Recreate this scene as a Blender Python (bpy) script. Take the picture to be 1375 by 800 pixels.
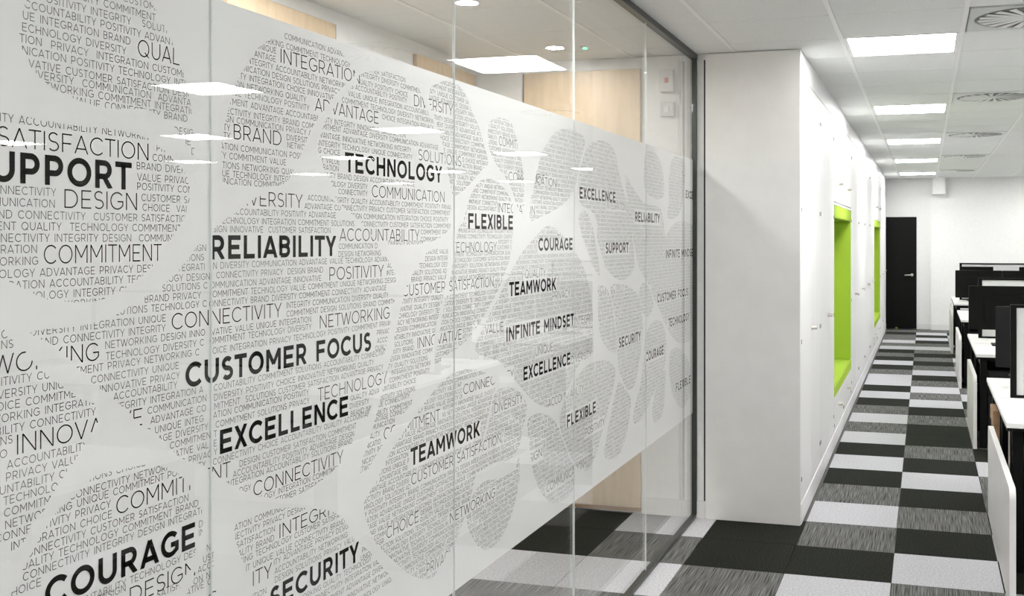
import bpy, bmesh, math, random
import numpy as np
from mathutils import Vector, Matrix

scene = bpy.context.scene
COL = scene.collection
for _o in list(bpy.data.objects):
    bpy.data.objects.remove(_o)

# ------------------------------------------------------------------ camera, world, exposure
CAM_H = 1.617
cam_d = bpy.data.cameras.new('camera')
cam = bpy.data.objects.new('camera', cam_d); COL.objects.link(cam)
cam.location = (0, 0, CAM_H)
cam.rotation_euler = (math.radians(90), 0, math.atan(430 / 1439))
cam_d.sensor_width = 36; cam_d.lens = 36 * 1439 / 1375
cam_d.shift_x = (687.5 - 813) / 1375
cam_d.shift_y = -(400 - 320) / 1375
cam_d.clip_start = 0.02
scene.camera = cam
world = bpy.data.worlds.new('world'); scene.world = world; world.use_nodes = True
world.node_tree.nodes['Background'].inputs[0].default_value = (0.9, 0.95, 1, 1)
world.node_tree.nodes['Background'].inputs[1].default_value = 0.3
scene.view_settings.view_transform = 'Standard'
scene.view_settings.look = 'None'
scene.view_settings.gamma = 1
scene.view_settings.exposure = 0.75
PANEL_STRENGTH = 20.0
SPOT_STRENGTH = 230.0
CEIL = 2.685

# ------------------------------------------------------------------ materials
def mat(name, color, rough=0.5, metal=0.0, spec=0.5, emit=None, estr=0):
    m = bpy.data.materials.new(name); m.use_nodes = True
    b = m.node_tree.nodes['Principled BSDF']
    b.inputs['Base Color'].default_value = (*color, 1)
    b.inputs['Roughness'].default_value = rough
    b.inputs['Metallic'].default_value = metal
    b.inputs['Specular IOR Level'].default_value = spec
    if emit:
        b.inputs['Emission Color'].default_value = (*emit, 1)
        b.inputs['Emission Strength'].default_value = estr
    return m

def noise_mat(name, c1, c2, scale, rough=0.6, bump=0.0, stretch=(1, 1, 1), detail=4, spec=0.5, lo=.35, hi=.65):
    m = mat(name, c1, rough, spec=spec); nt = m.node_tree; b = nt.nodes['Principled BSDF']
    tc = nt.nodes.new('ShaderNodeTexCoord'); mp = nt.nodes.new('ShaderNodeMapping')
    mp.inputs['Scale'].default_value = stretch
    geo = nt.nodes.new('ShaderNodeNewGeometry')
    nz = nt.nodes.new('ShaderNodeTexNoise'); nz.inputs['Scale'].default_value = scale; nz.inputs['Detail'].default_value = detail
    rp = nt.nodes.new('ShaderNodeValToRGB')
    rp.color_ramp.elements[0].position = lo; rp.color_ramp.elements[1].position = hi
    rp.color_ramp.elements[0].color = (*c1, 1); rp.color_ramp.elements[1].color = (*c2, 1)
    nt.links.new(geo.outputs['Position'], mp.inputs['Vector']); nt.links.new(mp.outputs[0], nz.inputs['Vector'])
    nt.links.new(nz.outputs['Fac'], rp.inputs[0]); nt.links.new(rp.outputs[0], b.inputs['Base Color'])
    if bump:
        bp = nt.nodes.new('ShaderNodeBump'); bp.inputs['Strength'].default_value = bump; bp.inputs['Distance'].default_value = 0.002
        nt.links.new(nz.outputs['Fac'], bp.inputs['Height']); nt.links.new(bp.outputs[0], b.inputs['Normal'])
    nt.nodes.remove(tc)
    return m

def glass_mat(name, tint=(0.985, 0.99, 0.987)):
    # thin architectural glass: clear transmission, mirror reflection rising towards grazing angles
    m = bpy.data.materials.new(name); m.use_nodes = True; nt = m.node_tree; nt.nodes.clear()
    out = nt.nodes.new('ShaderNodeOutputMaterial'); mix = nt.nodes.new('ShaderNodeMixShader')
    tr = nt.nodes.new('ShaderNodeBsdfTransparent'); tr.inputs[0].default_value = (*tint, 1)
    gl = nt.nodes.new('ShaderNodeBsdfGlossy'); gl.inputs['Roughness'].default_value = 0.0
    geo = nt.nodes.new('ShaderNodeNewGeometry')
    dot = nt.nodes.new('ShaderNodeVectorMath'); dot.operation = 'DOT_PRODUCT'
    ab = nt.nodes.new('ShaderNodeMath'); ab.operation = 'ABSOLUTE'
    su = nt.nodes.new('ShaderNodeMath'); su.operation = 'SUBTRACT'; su.inputs[0].default_value = 1
    pw = nt.nodes.new('ShaderNodeMath'); pw.operation = 'POWER'; pw.inputs[1].default_value = 5
    ma = nt.nodes.new('ShaderNodeMath'); ma.operation = 'MULTIPLY_ADD'; ma.inputs[1].default_value = 0.96; ma.inputs[2].default_value = 0.04
    L = nt.links.new
    L(geo.outputs['Normal'], dot.inputs[0]); L(geo.outputs['Incoming'], dot.inputs[1]); L(dot.outputs['Value'], ab.inputs[0])
    L(ab.outputs[0], su.inputs[1]); L(su.outputs[0], pw.inputs[0]); L(pw.outputs[0], ma.inputs[0]); L(ma.outputs[0], mix.inputs[0])
    L(tr.outputs[0], mix.inputs[1]); L(gl.outputs[0], mix.inputs[2]); L(mix.outputs[0], out.inputs[0])
    return m

def film_mat(name):
    m = bpy.data.materials.new(name); m.use_nodes = True; nt = m.node_tree; nt.nodes.clear()
    out = nt.nodes.new('ShaderNodeOutputMaterial'); mix = nt.nodes.new('ShaderNodeMixShader'); mix.inputs[0].default_value = 0.22
    m2 = nt.nodes.new('ShaderNodeMixShader'); m2.inputs[0].default_value = 0.07
    df = nt.nodes.new('ShaderNodeBsdfDiffuse'); df.inputs[0].default_value = (0.83, 0.83, 0.825, 1)
    tl = nt.nodes.new('ShaderNodeBsdfTranslucent'); tl.inputs[0].default_value = (0.83, 0.835, 0.83, 1)
    tr = nt.nodes.new('ShaderNodeBsdfTransparent')
    L = nt.links.new
    L(df.outputs[0], mix.inputs[1]); L(tl.outputs[0], mix.inputs[2]); L(mix.outputs[0], m2.inputs[1]); L(tr.outputs[0], m2.inputs[2]); L(m2.outputs[0], out.inputs[0])
    return m

def emit_mat(name, color, strength):
    m = bpy.data.materials.new(name); m.use_nodes = True; nt = m.node_tree; nt.nodes.clear()
    out = nt.nodes.new('ShaderNodeOutputMaterial'); e = nt.nodes.new('ShaderNodeEmission')
    e.inputs[0].default_value = (*color, 1); e.inputs[1].default_value = strength
    nt.links.new(e.outputs[0], out.inputs[0]); return m

M = dict(
    wall=noise_mat('white_wall_paint', (.80, .80, .79), (.83, .83, .82), 30, 0.6, 0.05),
    ceil=noise_mat('ceiling_tile_white', (.72, .73, .72), (.79, .80, .79), 160, 0.8, 0.3),
    grid=mat('grid_white_enamel', (.82, .82, .82), .35),
    cab=noise_mat('white_laminate', (.84, .84, .84), (.87, .87, .87), 6, 0.42, 0.0, (1, 1, .1)),
    panel=noise_mat('warm_white_board', (.76, .75, .73), (.79, .78, .76), 8, 0.4, 0.0),
    gap=mat('dark_gap', (.006, .006, .006), .9, spec=.05),
    lime=noise_mat('lime_fabric', (.37, .545, .045), (.43, .61, .065), 500, 0.85, 0.4, spec=.2),
    chrome=mat('brushed_steel', (.62, .58, .53), .3, 1),
    alu=mat('dark_anodised_metal', (.06, .065, .06), .35, .6),
    black=mat('black_plastic', (.004, .0045, .004), .5, spec=.12),
    charcoal=mat('charcoal_plastic', (.012, .012, .013), .55, spec=.2),
    screen=mat('black_screen', (.004, .004, .005), .25),
    doorblk=noise_mat('black_door_laminate', (.003, .0035, .003), (.005, .0055, .005), 50, .45, spec=.12),
    wood=noise_mat('pale_oak_veneer', (.60, .46, .30), (.68, .54, .38), 5, .45, 0.0, (6, 6, .7), 8),
    woodshade=mat('oak_shadow_edge', (.30, .17, .07), .5),  # dark brown for the shade painted along the foot of the oak doors
    card=noise_mat('brown_cardboard', (.34, .21, .11), (.38, .24, .13), 30, .8),
    fabric=noise_mat('light_grey_screen_fabric', (.58, .58, .58), (.66, .66, .66), 300, .9, .2),
    desk=mat('white_desktop', (.84, .84, .82), .35),
    tileL=noise_mat('light_grey_carpet', (.38, .38, .40), (.55, .55, .575), 110, .95, .5, detail=2, spec=.1),
    tileD=noise_mat('charcoal_carpet', (.004, .005, .004), (.030, .032, .025), 130, .95, .5, detail=2, spec=.1),
    tileS=noise_mat('striped_grey_carpet', (.034, .035, .032), (.215, .215, .208), 22, .95, .3, (14, .2, 1), 6, .1, .36, .64),
    strip=mat('joint_seal', (.74, .77, .76), .25),
    letter=mat('black_vinyl_lettering', (.006, .0065, .005), .8, spec=.08),
    letterlight=mat('dark_vinyl_small_print', (.03, .03, .03), .8, spec=.08),
    glass=glass_mat('clear_glass'), film=film_mat('frosted_white_film'),
    panel_light=emit_mat('light_panel', (1, .99, .97), PANEL_STRENGTH),
    spot=emit_mat('downlight_lens', (1, .98, .95), SPOT_STRENGTH),
    green=emit_mat('green_led', (.05, 1, .35), 6),
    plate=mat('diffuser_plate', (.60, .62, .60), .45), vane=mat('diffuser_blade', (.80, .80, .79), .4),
    platew=mat('diffuser_plate_white', (.78, .79, .78), .45), duct=mat('plenum_grey', (.22, .225, .22), .8),
    red=mat('red_tag', (.55, .10, .05), .5), whitep=mat('white_plastic', (.74, .74, .73), .4),
    brass=mat('brass', (.6, .45, .2), .4, .8), slab=mat('subfloor', (.1, .1, .1), .9),
)

# ------------------------------------------------------------------ helpers
def link(o, parent=None):
    COL.objects.link(o)
    if parent is not None: o.parent = parent
    return o
def mesh_obj(name, me, parent=None):
    return link(bpy.data.objects.new(name, me), parent)
def bm_obj(name, bm, m, parent=None):
    me = bpy.data.meshes.new(name); bm.to_mesh(me); bm.free()
    for x in (m if isinstance(m, list) else [m]): me.materials.append(x)
    return mesh_obj(name, me, parent)
def add_box(bm, x0, x1, y0, y1, z0, z1, mi=0, bevel=0, seg=1):
    r = bmesh.ops.create_cube(bm, size=1)
    vs = r['verts']
    bmesh.ops.scale(bm, verts=vs, vec=(x1 - x0, y1 - y0, z1 - z0))
    bmesh.ops.translate(bm, verts=vs, vec=((x0 + x1) / 2, (y0 + y1) / 2, (z0 + z1) / 2))
    es = list({e for v in vs for e in v.link_edges}); fs = list({f for v in vs for f in v.link_faces})
    for f in fs: f.material_index = mi
    if bevel: bmesh.ops.bevel(bm, geom=es, offset=bevel, segments=seg, affect='EDGES')
def box(name, m, x0, x1, y0, y1, z0, z1, parent=None, bevel=0, seg=1):
    """box mesh given in the parent's local space"""
    bm = bmesh.new(); add_box(bm, x0, x1, y0, y1, z0, z1, 0, bevel, seg)
    return bm_obj(name, bm, m, parent)
def add_cyl(bm, p0, p1, r, n=12, r2=None):
    p0 = Vector(p0); p1 = Vector(p1); d = p1 - p0
    q = d.to_track_quat('Z', 'Y').to_matrix().to_4x4()
    bmesh.ops.create_cone(bm, cap_ends=True, segments=n, radius1=r, radius2=r if r2 is None else r2, depth=d.length,
                          matrix=Matrix.Translation((p0 + p1) / 2) @ q)
def cyl(name, m, p0, p1, r, parent=None, n=12, r2=None):
    bm = bmesh.new(); add_cyl(bm, p0, p1, r, n, r2); return bm_obj(name, bm, m, parent)
def tag(o, label, cat, group=None):
    o['label'] = label; o['category'] = cat
    if group: o['group'] = group
    return o
def thing(name, label, cat, loc=(0, 0, 0), group=None):
    o = bpy.data.objects.new(name, None); COL.objects.link(o); o.location = loc; o.empty_display_size = .1
    return tag(o, label, cat, group)
def struct(o): o['kind'] = 'structure'; return o
def stuff(o): o['kind'] = 'stuff'; return o
def dup(o, parent=None, off=None):
    c = o.copy(); COL.objects.link(c)
    if parent is not None: c.parent = parent
    for ch in list(o.children): dup(ch, c)
    return c
def mesh_data(name, verts, faces, mats):
    me = bpy.data.meshes.new(name); me.from_pydata(verts, [], faces)
    for x in mats: me.materials.append(x)
    return me
XG=-1.292
SMALL=[(1.2848,1.9448,'Q|UE INTEGRATION BRAND',1),
(1.3286,1.9791,'|OSITIVITY INTEGRITY',1),
(1.2874,1.9621,'A|CCOUNTABILITY POSITIVITY ADVANTAGE',1),
(1.2835,1.9269,'T|ECHNOLOGY DIVERSITY',1),
(1.2784,1.9097,'|TION  PRIVACY  INTEGRATION CUSTOMER',1),
(1.2835,1.8925,'COMMU|NICATION POSITIVITY TECHNOLOGY INTEGRATION',1),
(1.2952,1.8745,'INNO|VATIVE CUSTOMER SATISFACTION DESIGN',1),
(1.3092,1.8597,'D|IVERSITY  COMMUNICATION  ADVANTAGE',1),
(1.3381,1.8445,'NET|WORKING COMMITMENT INTEGRATION',1),
(1.3819,1.8293,'|VALUE CONNECTIVITY BRAND',1),
(1.4937,2.0156,'|CUSTOMER',1),
(1.449,1.997,'DIVERSITY |COMMITMENT',1),
(1.5389,1.9815,'|SOLUTIONS',1),
(1.6212,1.8049,'INTEGRITY |DESIGN',1),
(1.6573,1.7879,'VALU|E',1),
(1.6689,1.7709,'|D',1),
(1.2771,1.7877,'INTEGRITY |ACCOUNTABILITY NETWORKING',2),
(1.2444,1.6821,'CO|NNECTIVITY',2),
(1.2476,1.6643,'COMM|UNICATION',2),
(1.5756,1.7701,'|PRIVACY',2),
(1.565,1.7522,'|COMMUNICATION',2),
(1.526,1.7352,'|BRAND DIVERSITY',2),
(1.527,1.7161,'|VALUE PRIVACY',2),
(1.527,1.7001,'|POSITIVITY COMMUNICATION',2),
(1.5372,1.6813,'|CUSTOMER SATISFACTION',2),
(1.5399,1.6644,'|CHOICE  VALUE',2),
(1.2758,1.6463,'BRAND |CONNECTIVITY  CUSTOMER SATISFACTION',2),
(1.2822,1.6291,'COMMITMENT |QUALITY  TECHNOLOGY COMMITMENT',2),
(1.2452,1.6116,'CON|NECTIVITY INTEGRITY DESIGN  COMMUNICATION',2),
(1.2452,1.5949,'INTEG|RATION',2),
(1.2432,1.577,'NETW|ORKING',2),
(1.3164,1.5588,'TECHNOLOGY |ADVANTAGE PRIVACY DESIGN',2),
(1.3354,1.5414,'INTEGRATION |ACCOUNTABILITY TECHNOLOGY',2),
(1.3842,1.5238,'TECHNOLOGY |INTEGRITY CHOICE',2),
(1.3548,1.5069,'NE|TWORKING',2),
(1.6847,1.5933,'DESI|GN',3),
(1.667,1.5756,'SOLUTI|ONS',3),
(1.6427,1.5578,'INT|EGRATI',3),
(1.6553,1.5394,'TECHNOLOGY |DESIGN',3),
(1.59,1.5228,'|SOLUTIONS C',3),
(1.5458,1.5057,'|BRAND PRIVACY',3),
(1.5615,1.4889,'SOLUTIONS |TECHNOLOGY C',3),
(1.5304,1.4698,'DIVERSITY INTEGRATION |UNIQUE',3),
(1.5069,1.4524,'AND CONNECTIVITY |INTEGRITY',3),
(1.4527,1.4353,'|NETWORKING DESIGN INNO',3),
(1.4537,1.4169,'|TECHNOLOGY DIVERSITY C',3),
(1.4584,1.4002,'COMMITMENT |PRIVACY NETWORKING C',3),
(1.565,1.3819,'CONNECTIVITY |UNIQUE',3),
(1.5597,1.364,'INNOVATIVE |PRIVACY',3),
(1.4711,1.3477,'|ACCOUNTABILITY',3),
(1.5597,1.3295,'INTEGRITY |INTEGRATION A',3),
(1.5527,1.3119,'|COMMUNICATION',3),
(1.5597,1.2938,'|ADVANTAGE CO',3),
(1.5714,1.2752,'NETWORKING |UNIQUE INTEG',3),
(1.626,1.2579,'ADVANTAGE |DIVERSITY',3),
(1.6101,1.2408,'VALUE |COMMITMEN',3),
(1.6231,1.2235,'INNOV|ATIVE VAL',3),
(1.6611,1.2051,'NETWORKING |PRIVAC',3),
(1.6847,1.1887,'POSITIV|ITY',3),
(1.8142,1.6633,'AC|COUNTABILITY POSITIVITY ADVANTAGE',3),
(1.7708,1.6455,'TE|CHNOLOGY INTEGRATION COMMITMENT SOLUTIONS',3),
(1.7828,1.6288,'DESIGN |INNOVATIVE  CUSTOMER SATISFACTION',3),
(1.753,1.5592,'N |DIVERSITY COMMUNICATION ADVANTAGE VALUE TECHNOLOGY ADVANTAGE',3),
(2.0549,1.7,'|ACCOUNTABILITY',3),
(2.042,1.6812,'|ADVANTAGE CO',3),
(2.1847,1.5927,'|COMMUNICATION D',3),
(2.1831,1.5746,'|DESIGN NETWORKING',3),
(2.4158,1.5426,'|ACCOUNT',3),
(2.4126,1.5246,'|INTEGRITY',3),
(1.7403,1.5408,'|CONNECTIVITY PRIVACY  DESIGN BRAND',3),
(1.7384,1.5225,'O|MMUNICATION ADVANTAGE INNOVATIVE',3),
(1.7294,1.5053,'|OMMITMENT TECHNOLOGY VALUE COMMITMENT UNIQUE NETWORKING DESIGN',3),
(1.7348,1.4875,'O|NNECTIVITY BRAND DIVERSITY COMMITMENT CONNECTIVITY ADVANTAGE',3),
(1.9738,1.4694,'|INTEGRITY COMMUNICATION DIVERSITY QUALITY',3),
(1.9738,1.4515,'|COMMITMENT DESIGN SOLUTIONS BRAND COMMITMENT',3),
(1.7384,1.434,'V|ATIVE VALUE UNIQUE INTEGRATION',3),
(1.7366,1.4176,'O|MMITMENT TECHNOLOGY DIVERSITY',3),
(1.7294,1.3981,'|OICE INTEGRATION PRIVACY TECHNOLOGY POSITIVITY COMMITMENT PRIVACY',3),
(2.3633,1.3788,'|PRIVACY',3),
(2.3633,1.3588,'|ACCOUNT',3),
(2.3542,1.341,'|QUALITY',3),
(1.733,1.3277,'|COUNTABILITY COMMITMENT SOLUTIONS ACCOUNTABILITY CONNECTIVITY',3),
(1.7341,1.3092,'|DIVERSITY POSITIVITY CHOICE INNOVATIVE NETWORKING QUALITY',3),
(1.7348,1.2919,'|MITMENT  SOLUTIONS CUSTOMER SATISFACTION ADVANTAGE PRIVACY',3),
(1.7312,1.2757,'|ATION COMMUNICATION POSITIVITY',3),
(1.7384,1.2569,'|COMMITMENT SOLUTIONS PRIVACY',3),
(1.733,1.2399,'|T',3),
(1.733,1.2223,'|E',3),
(1.733,1.2064,'|Y',3),
(2.2372,1.236,'|QUALITY ADVANTAGE',3),
(2.2333,1.2176,'|DIVERSITY',3),
(2.2372,1.1991,'|BRAND INNOVATIVE',3),
(1.7305,1.1876,'|CONNECTIVITY CHOICE ACCOUNTABILITY QUALITY ACCOUNTABILITY',3),
(1.8127,1.1679,'|DESIGN CUSTOMER SATISFACTION COMMITMENT',3),
(1.7916,1.1509,'|ACCOUNTABILITY POSITIVITY ADVANTAGE DESIGN',3),
(1.7756,1.1357,'I|NTEGRATION ACCOUNTABILITY SOLUTIONS BRAND',3),
(1.8259,1.115,'TECHNOLO|GY',3),
(1.8945,1.0838,'TECHNOL|OGY INTEGRATION COMMITMENT',3),
(1.9469,1.0668,'CUS|TOMER SATISFACTION',3),
(1.2457,1.4707,'|C',4),
(1.2457,1.4554,'SOLUTIO|NS',4),
(1.2457,1.4018,'POS|ITIVITY CUSTOMER',4),
(1.3218,1.3828,'DIVERSITY |UNIQUE',4),
(1.29,1.3656,'CHOICE |COMMITMENT',4),
(1.3272,1.3479,'NETWORKING |INTEGRATION',4),
(1.2978,1.3301,'ACCOUNTABILITY |CONNECTIVITY',4),
(1.2444,1.3148,'SOLUTIO|NS',4),
(1.2432,1.2959,'COMMUNICATI|ON',4),
(1.2556,1.2781,'|ACCOUNTABILITY',4),
(1.2543,1.2605,'SOLUTIONS |PRIVACY VALUE',4),
(1.3548,1.2428,'ACCOUNTABILITY |CHOICE',4),
(1.2494,1.2263,'|TECHNOLOGY',4),
(1.2506,1.2086,'|COMMITMENT',4),
(1.2529,1.1907,'|NETWORKING',4),
(1.2486,1.1742,'C|ONNECTIVITY',4),
(1.2637,1.1563,'|INTEGRITY',4),
(1.4775,1.2246,'SOLUTIONS |CHOICE VALUE',5),
(1.5195,1.2045,'CONNECTIVITY |NETWORKING',5),
(1.4704,1.1895,'NETWORKING UNIQUE |COMMITMENT POSITIVITY',5),
(1.3882,1.1724,'CONNECTIVITY |PRIVACY',5),
(1.3983,1.1548,'INTEGRATION |CHOICE',5),
(1.4203,1.1374,'CONNECTIVITY |CUSTOMER SATISFACTION',5),
(1.3535,1.1209,'QUALITY |TECHNOLOGY COMMITMENT BRAND',5),
(1.2847,1.1044,'|CONNECTIVITY INTEGRITY DESIGN INTEGRATION',5),
(1.2769,1.0879,'CH|OICE',5),
(1.6895,1.0801,'|DI',5),
(1.6895,1.0644,'|IN',5),
(1.5096,1.0313,'ACCOUNTABILITY |TECHNOLOGY DESIGN',5),
(1.4701,1.0226,'DES|IGN',5),
(1.5768,0.9851,'|SATISFACTION',5),
(1.7122,1.03,'|N',6),
(1.7017,1.0112,'|USTO',6),
(1.686,0.9958,'|ACCO',6),
(1.6741,0.9783,'|ON N',6),
(1.6538,0.9651,'|ATIVE C',6),
(1.9668,2.0372,'|COMMUNICATION ADVANTAGE',8),
(1.9205,2.0163,'WOR|KING COMMITMENT TECHNOLOGY',8),
(1.8991,2.0,'UNI|QUE',8),
(1.861,1.9824,'ADV|ANTAGE',8),
(1.8517,1.9653,'IN|TEGRITY ACCOUNTABILITY NETWORKING',8),
(1.8406,1.948,'COMMUN|ICATION DESIGN SOLUTIONS PRIVACY',8),
(1.8443,1.9307,'SECURITY |INTEGRATION CHOICE INNOVATIVE',8),
(1.837,1.913,'ON |NETWORKING QUALITY',8),
(1.8279,1.8959,'VALUE |TECHNOLOGY POSITIVITY',8),
(1.7904,1.8768,'COMMIT|MENT ADVANTAGE ACCOUNTABILITY',8),
(1.7834,1.8575,'CONNE|CTIVITY INTEGRITY BRAND COMMITMENT',8),
(1.7678,1.8418,'DESI|GN COMMUNICATION PRIVACY ADVANTAGE',8),
(1.7723,1.825,'DIVERSIT|Y',8),
(1.773,1.8089,'SECURIT|Y',8),
(1.975,1.8245,'|DIVERSITY',8),
(1.9771,1.8086,'|NETWORKING',8),
(1.7644,1.7882,'A|TION COMMUNICATION POSITIVITY',8),
(1.7799,1.7706,'DIVERSITY |COMMITMENT VALUE',8),
(1.7586,1.7519,'SOLU|TIONS NETWORKING QUALITY',8),
(1.7586,1.7359,'VAL|UE TECHNOLOGY INTEGRITY',8),
(1.7782,1.7214,'COMMUN|ICATION COMMITMENT',8),
(2.3142,2.0036,'INT|EGRITY DIVERSITY COMMITMENT',9),
(2.2822,1.9843,'Q|UALITY POSITIVITY CHOICE',9),
(2.2587,1.9687,'SOLUTIONS |ACCOUNTABILITY POSITIVITY',9),
(2.2254,1.9499,'|VALUE UNIQUE INTEGRATION ACCOUNTABILITY',9),
(2.1979,1.9314,'|COMMITMENT TECHNOLOGY DIVERSITY NETWORKING',9),
(2.3891,1.9131,'|CHOICE INTEGRATION PRIVACY',9),
(2.1662,1.8766,'SECURITY |INTEGRITY INNOVATIVE SATISFACTION',9),
(2.2037,1.8614,'COMMITMENT |ADVANTAGE DIVERSITY COMMUNICATION ADVANTAGE',9),
(2.2012,1.8418,'ADVANTAGE |INNOVATIVE NETWORKING INTEGRITY',9),
(2.1987,1.8235,'INTEGRITY |TECHNOLOGY UNIQUE CONNECTIVITY',9),
(2.1196,1.8072,'NETWORKING |CHOICE',9),
(2.1289,1.7866,'SECURITY |VALUE',9),
(2.1289,1.7707,'INTEGR|ATION',9),
(2.1801,1.7536,'QUALITY |BRAND DESIGN ACCOUNTABILITY CHOICE',9),
(2.2262,1.7352,'TECHNOLOGY |DIVERSITY',9),
(2.1963,1.7189,'C|ONNECTIVITY',9),
(2.2389,1.6991,'INTEGRITY |QUALITY ACCOUNTABILITY COMMITMENT POSITIVITY PRIVACY',9),
(2.2492,1.6823,'CONNE|CTIVITY PRIVACY CUSTOMER SATISFACTION COMMITMENT',9),
(2.2981,1.6636,'DESIGN |COMMUNICATION INTEGRATION CHOICE POSITIVITY',9),
(2.3156,1.6455,'CO|NNECTIVITY CUSTOMER SATISFACTION COMMITMENT',9),
(2.3844,2.0205,'CUSTOMER |SATISFACTION',9),
(2.602,1.6279,'|COMMITMENT PRIVACY',9),
(2.602,1.6085,'|COMMUNICATION',9),
(2.5216,1.598,'DIVERSITY |POSITIVITY',9),
(2.7153,1.5742,'INNOVATIVE |VALUE',31),
(2.6287,1.5558,'|DESIGN INTEGRITY',31),
(2.5922,1.5381,'|TECHNOLOGY DESIGN',31),
(2.6254,1.5198,'QUALITY |SOLUTIONS ADVANTAGE',31),
(2.5469,1.5027,'|BRAND PRIVACY VALUE',31),
(2.5629,1.4481,'POSITIVITY |INTEGRITY QUALITY',31),
(2.5629,1.429,'INNOVATIVE |QUALITY DESIGN POSITIVITY',31),
(2.5922,1.4117,'TECHNOLOGY |DIVERSITY TECHNOLOGY',31),
(2.5174,1.3947,'PRIVACY |NETWORKING INTEGRITY',31),
(2.4593,1.3772,'|DESIGN COMMUNICATION CHOICE',31),
(2.5522,1.3583,'ACCOUNTABILITY |INNOVATIVE QUALITY',31),
(2.4533,1.3409,'Y |SOLUTIONS',31),
(2.4988,1.3235,'CONNECTIVITY |BRAND',31),
(2.4179,1.3065,'|DESIGN INNOVATIVE COMMITMENT',31),
(2.4533,1.2884,'SECURITY |QUALITY SOLUTIONS',31),
(2.4385,1.2718,'|INTEGRATION NETWORK',31),
(2.4267,1.2536,'|COMMITMENT POSITIVITY',31),
(2.4179,1.2365,'ACCOUN|TABILITY CHOICE',31),
(2.4653,1.215,'POSITIVITY |SOLUTIONS',31),
(2.4038,1.2007,'VALUE |CONNECTIVITY',31),
(2.4283,1.1807,'ACCOUNTABILITY |COMMITMENT',31),
(2.3465,1.1663,'ADV|ANTAGE CONNECTIVITY',31),
(2.3401,1.1499,'COM|MUNICATION',31),
(2.3286,1.1297,'QU|ALITY',31),
(2.3273,1.1094,'COMMUNI|CATION',31),
(2.3178,1.0922,'POSITI|VITY INT',31),
(2.3052,1.0743,'COMMUN|ICATION',31),
(2.299,1.0583,'NET|WORKING',31),
(1.796,1.0459,'|ATION COMMUNICATION INNOVATIVE',7),
(1.8917,1.0283,'CONNECTIVITY |PRIVACY DESIGN CHOICE',7),
(1.8133,1.01,'S|ATISFACTION',7),
(1.867,0.992,'QUALITY |BRAND',7),
(1.8649,0.9755,'NETWORKING |TECHNOLOGY CUSTOMER SATISFACTION',7),
(1.8568,0.956,'COMMITMENT |UNIQUE VALUE CONNECTIVITY BRAND',7),
(1.8488,0.9402,'CO|NNECTIVITY ADVANTAGE PRIVACY DESIGN',7),
(1.9306,0.9212,'|ACCOUNTABILITY NETWORKING',7),
(1.9319,0.9033,'|DESIGN SOLUTIONS PRIVACY VALUE',7),
(1.8751,0.8914,'SOLUTI|ON',7),
(2.2905,0.8644,'|PRIVACY',7),
(2.2848,0.8466,'|UNIQUE',7),
(2.1184,0.8336,'NETWORKING |QUALITY TECHNOLOGY',7),
(2.2124,0.8152,'CONNECTIVITY |INTEGRATION VALUE',7),
(2.2178,0.7955,'COMMITMENT |ADVANTAGE DIVERSITY',7),
(2.2233,0.774,'SECURITY |INNOVATIVE NETWORKING',7),
(2.2509,0.7514,'BRAND |TECHNOLOGY UNIQUE',7)]
BOLD=[('SU|PPORT',1.2797,1.6991,1.5136),
('|COURAGE',1.3266,1.048,1.6781),
('|RELIABILITY',1.7242,1.577,2.1733),
('|CUSTOMER FOCUS',1.6514,1.3438,2.3334),
('|EXCELLENCE',1.7511,1.2043,2.2251),
('|SECURITY',1.9148,0.851,2.2762),
('|TECHNOLOGY',2.2113,1.7714,2.7335),
('|TEAMWORK',2.5422,1.0204,2.9972),
('|FLEXIBLE',2.9112,1.6455,3.2682),
('|COURAGE',3.5085,1.5729,3.8847),
('|TEAMWORK',3.2355,1.4289,3.6953),
('|INFINITE MINDSET',3.2111,1.2846,3.9028),
('|EXCELLENCE',3.3643,1.1395,3.8578),
('|FLEXIBLE',3.8182,0.9065,4.1855),
('|EXCELLENCE',3.972,1.7722,4.4764),
('|RELIABILITY',4.8067,1.6948,5.2868),
('|SUPPORT',4.327,1.5527,4.6896),
('|INFINITE MINDSET',5.4168,1.5127,6.1468),
('|EXCEL',5.8995,1.843,6.1468),
('|CUSTOMER FOCUS',5.2317,1.292,5.9625),
('|TECHNOLOGY',5.4756,1.151,5.9945),
('|SECURITY',4.5295,1.1342,4.91),
('|COURAGE',5.0001,1.0217,5.3673),
('|FLEXIBLE',5.6503,0.789,6.0228)]
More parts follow.
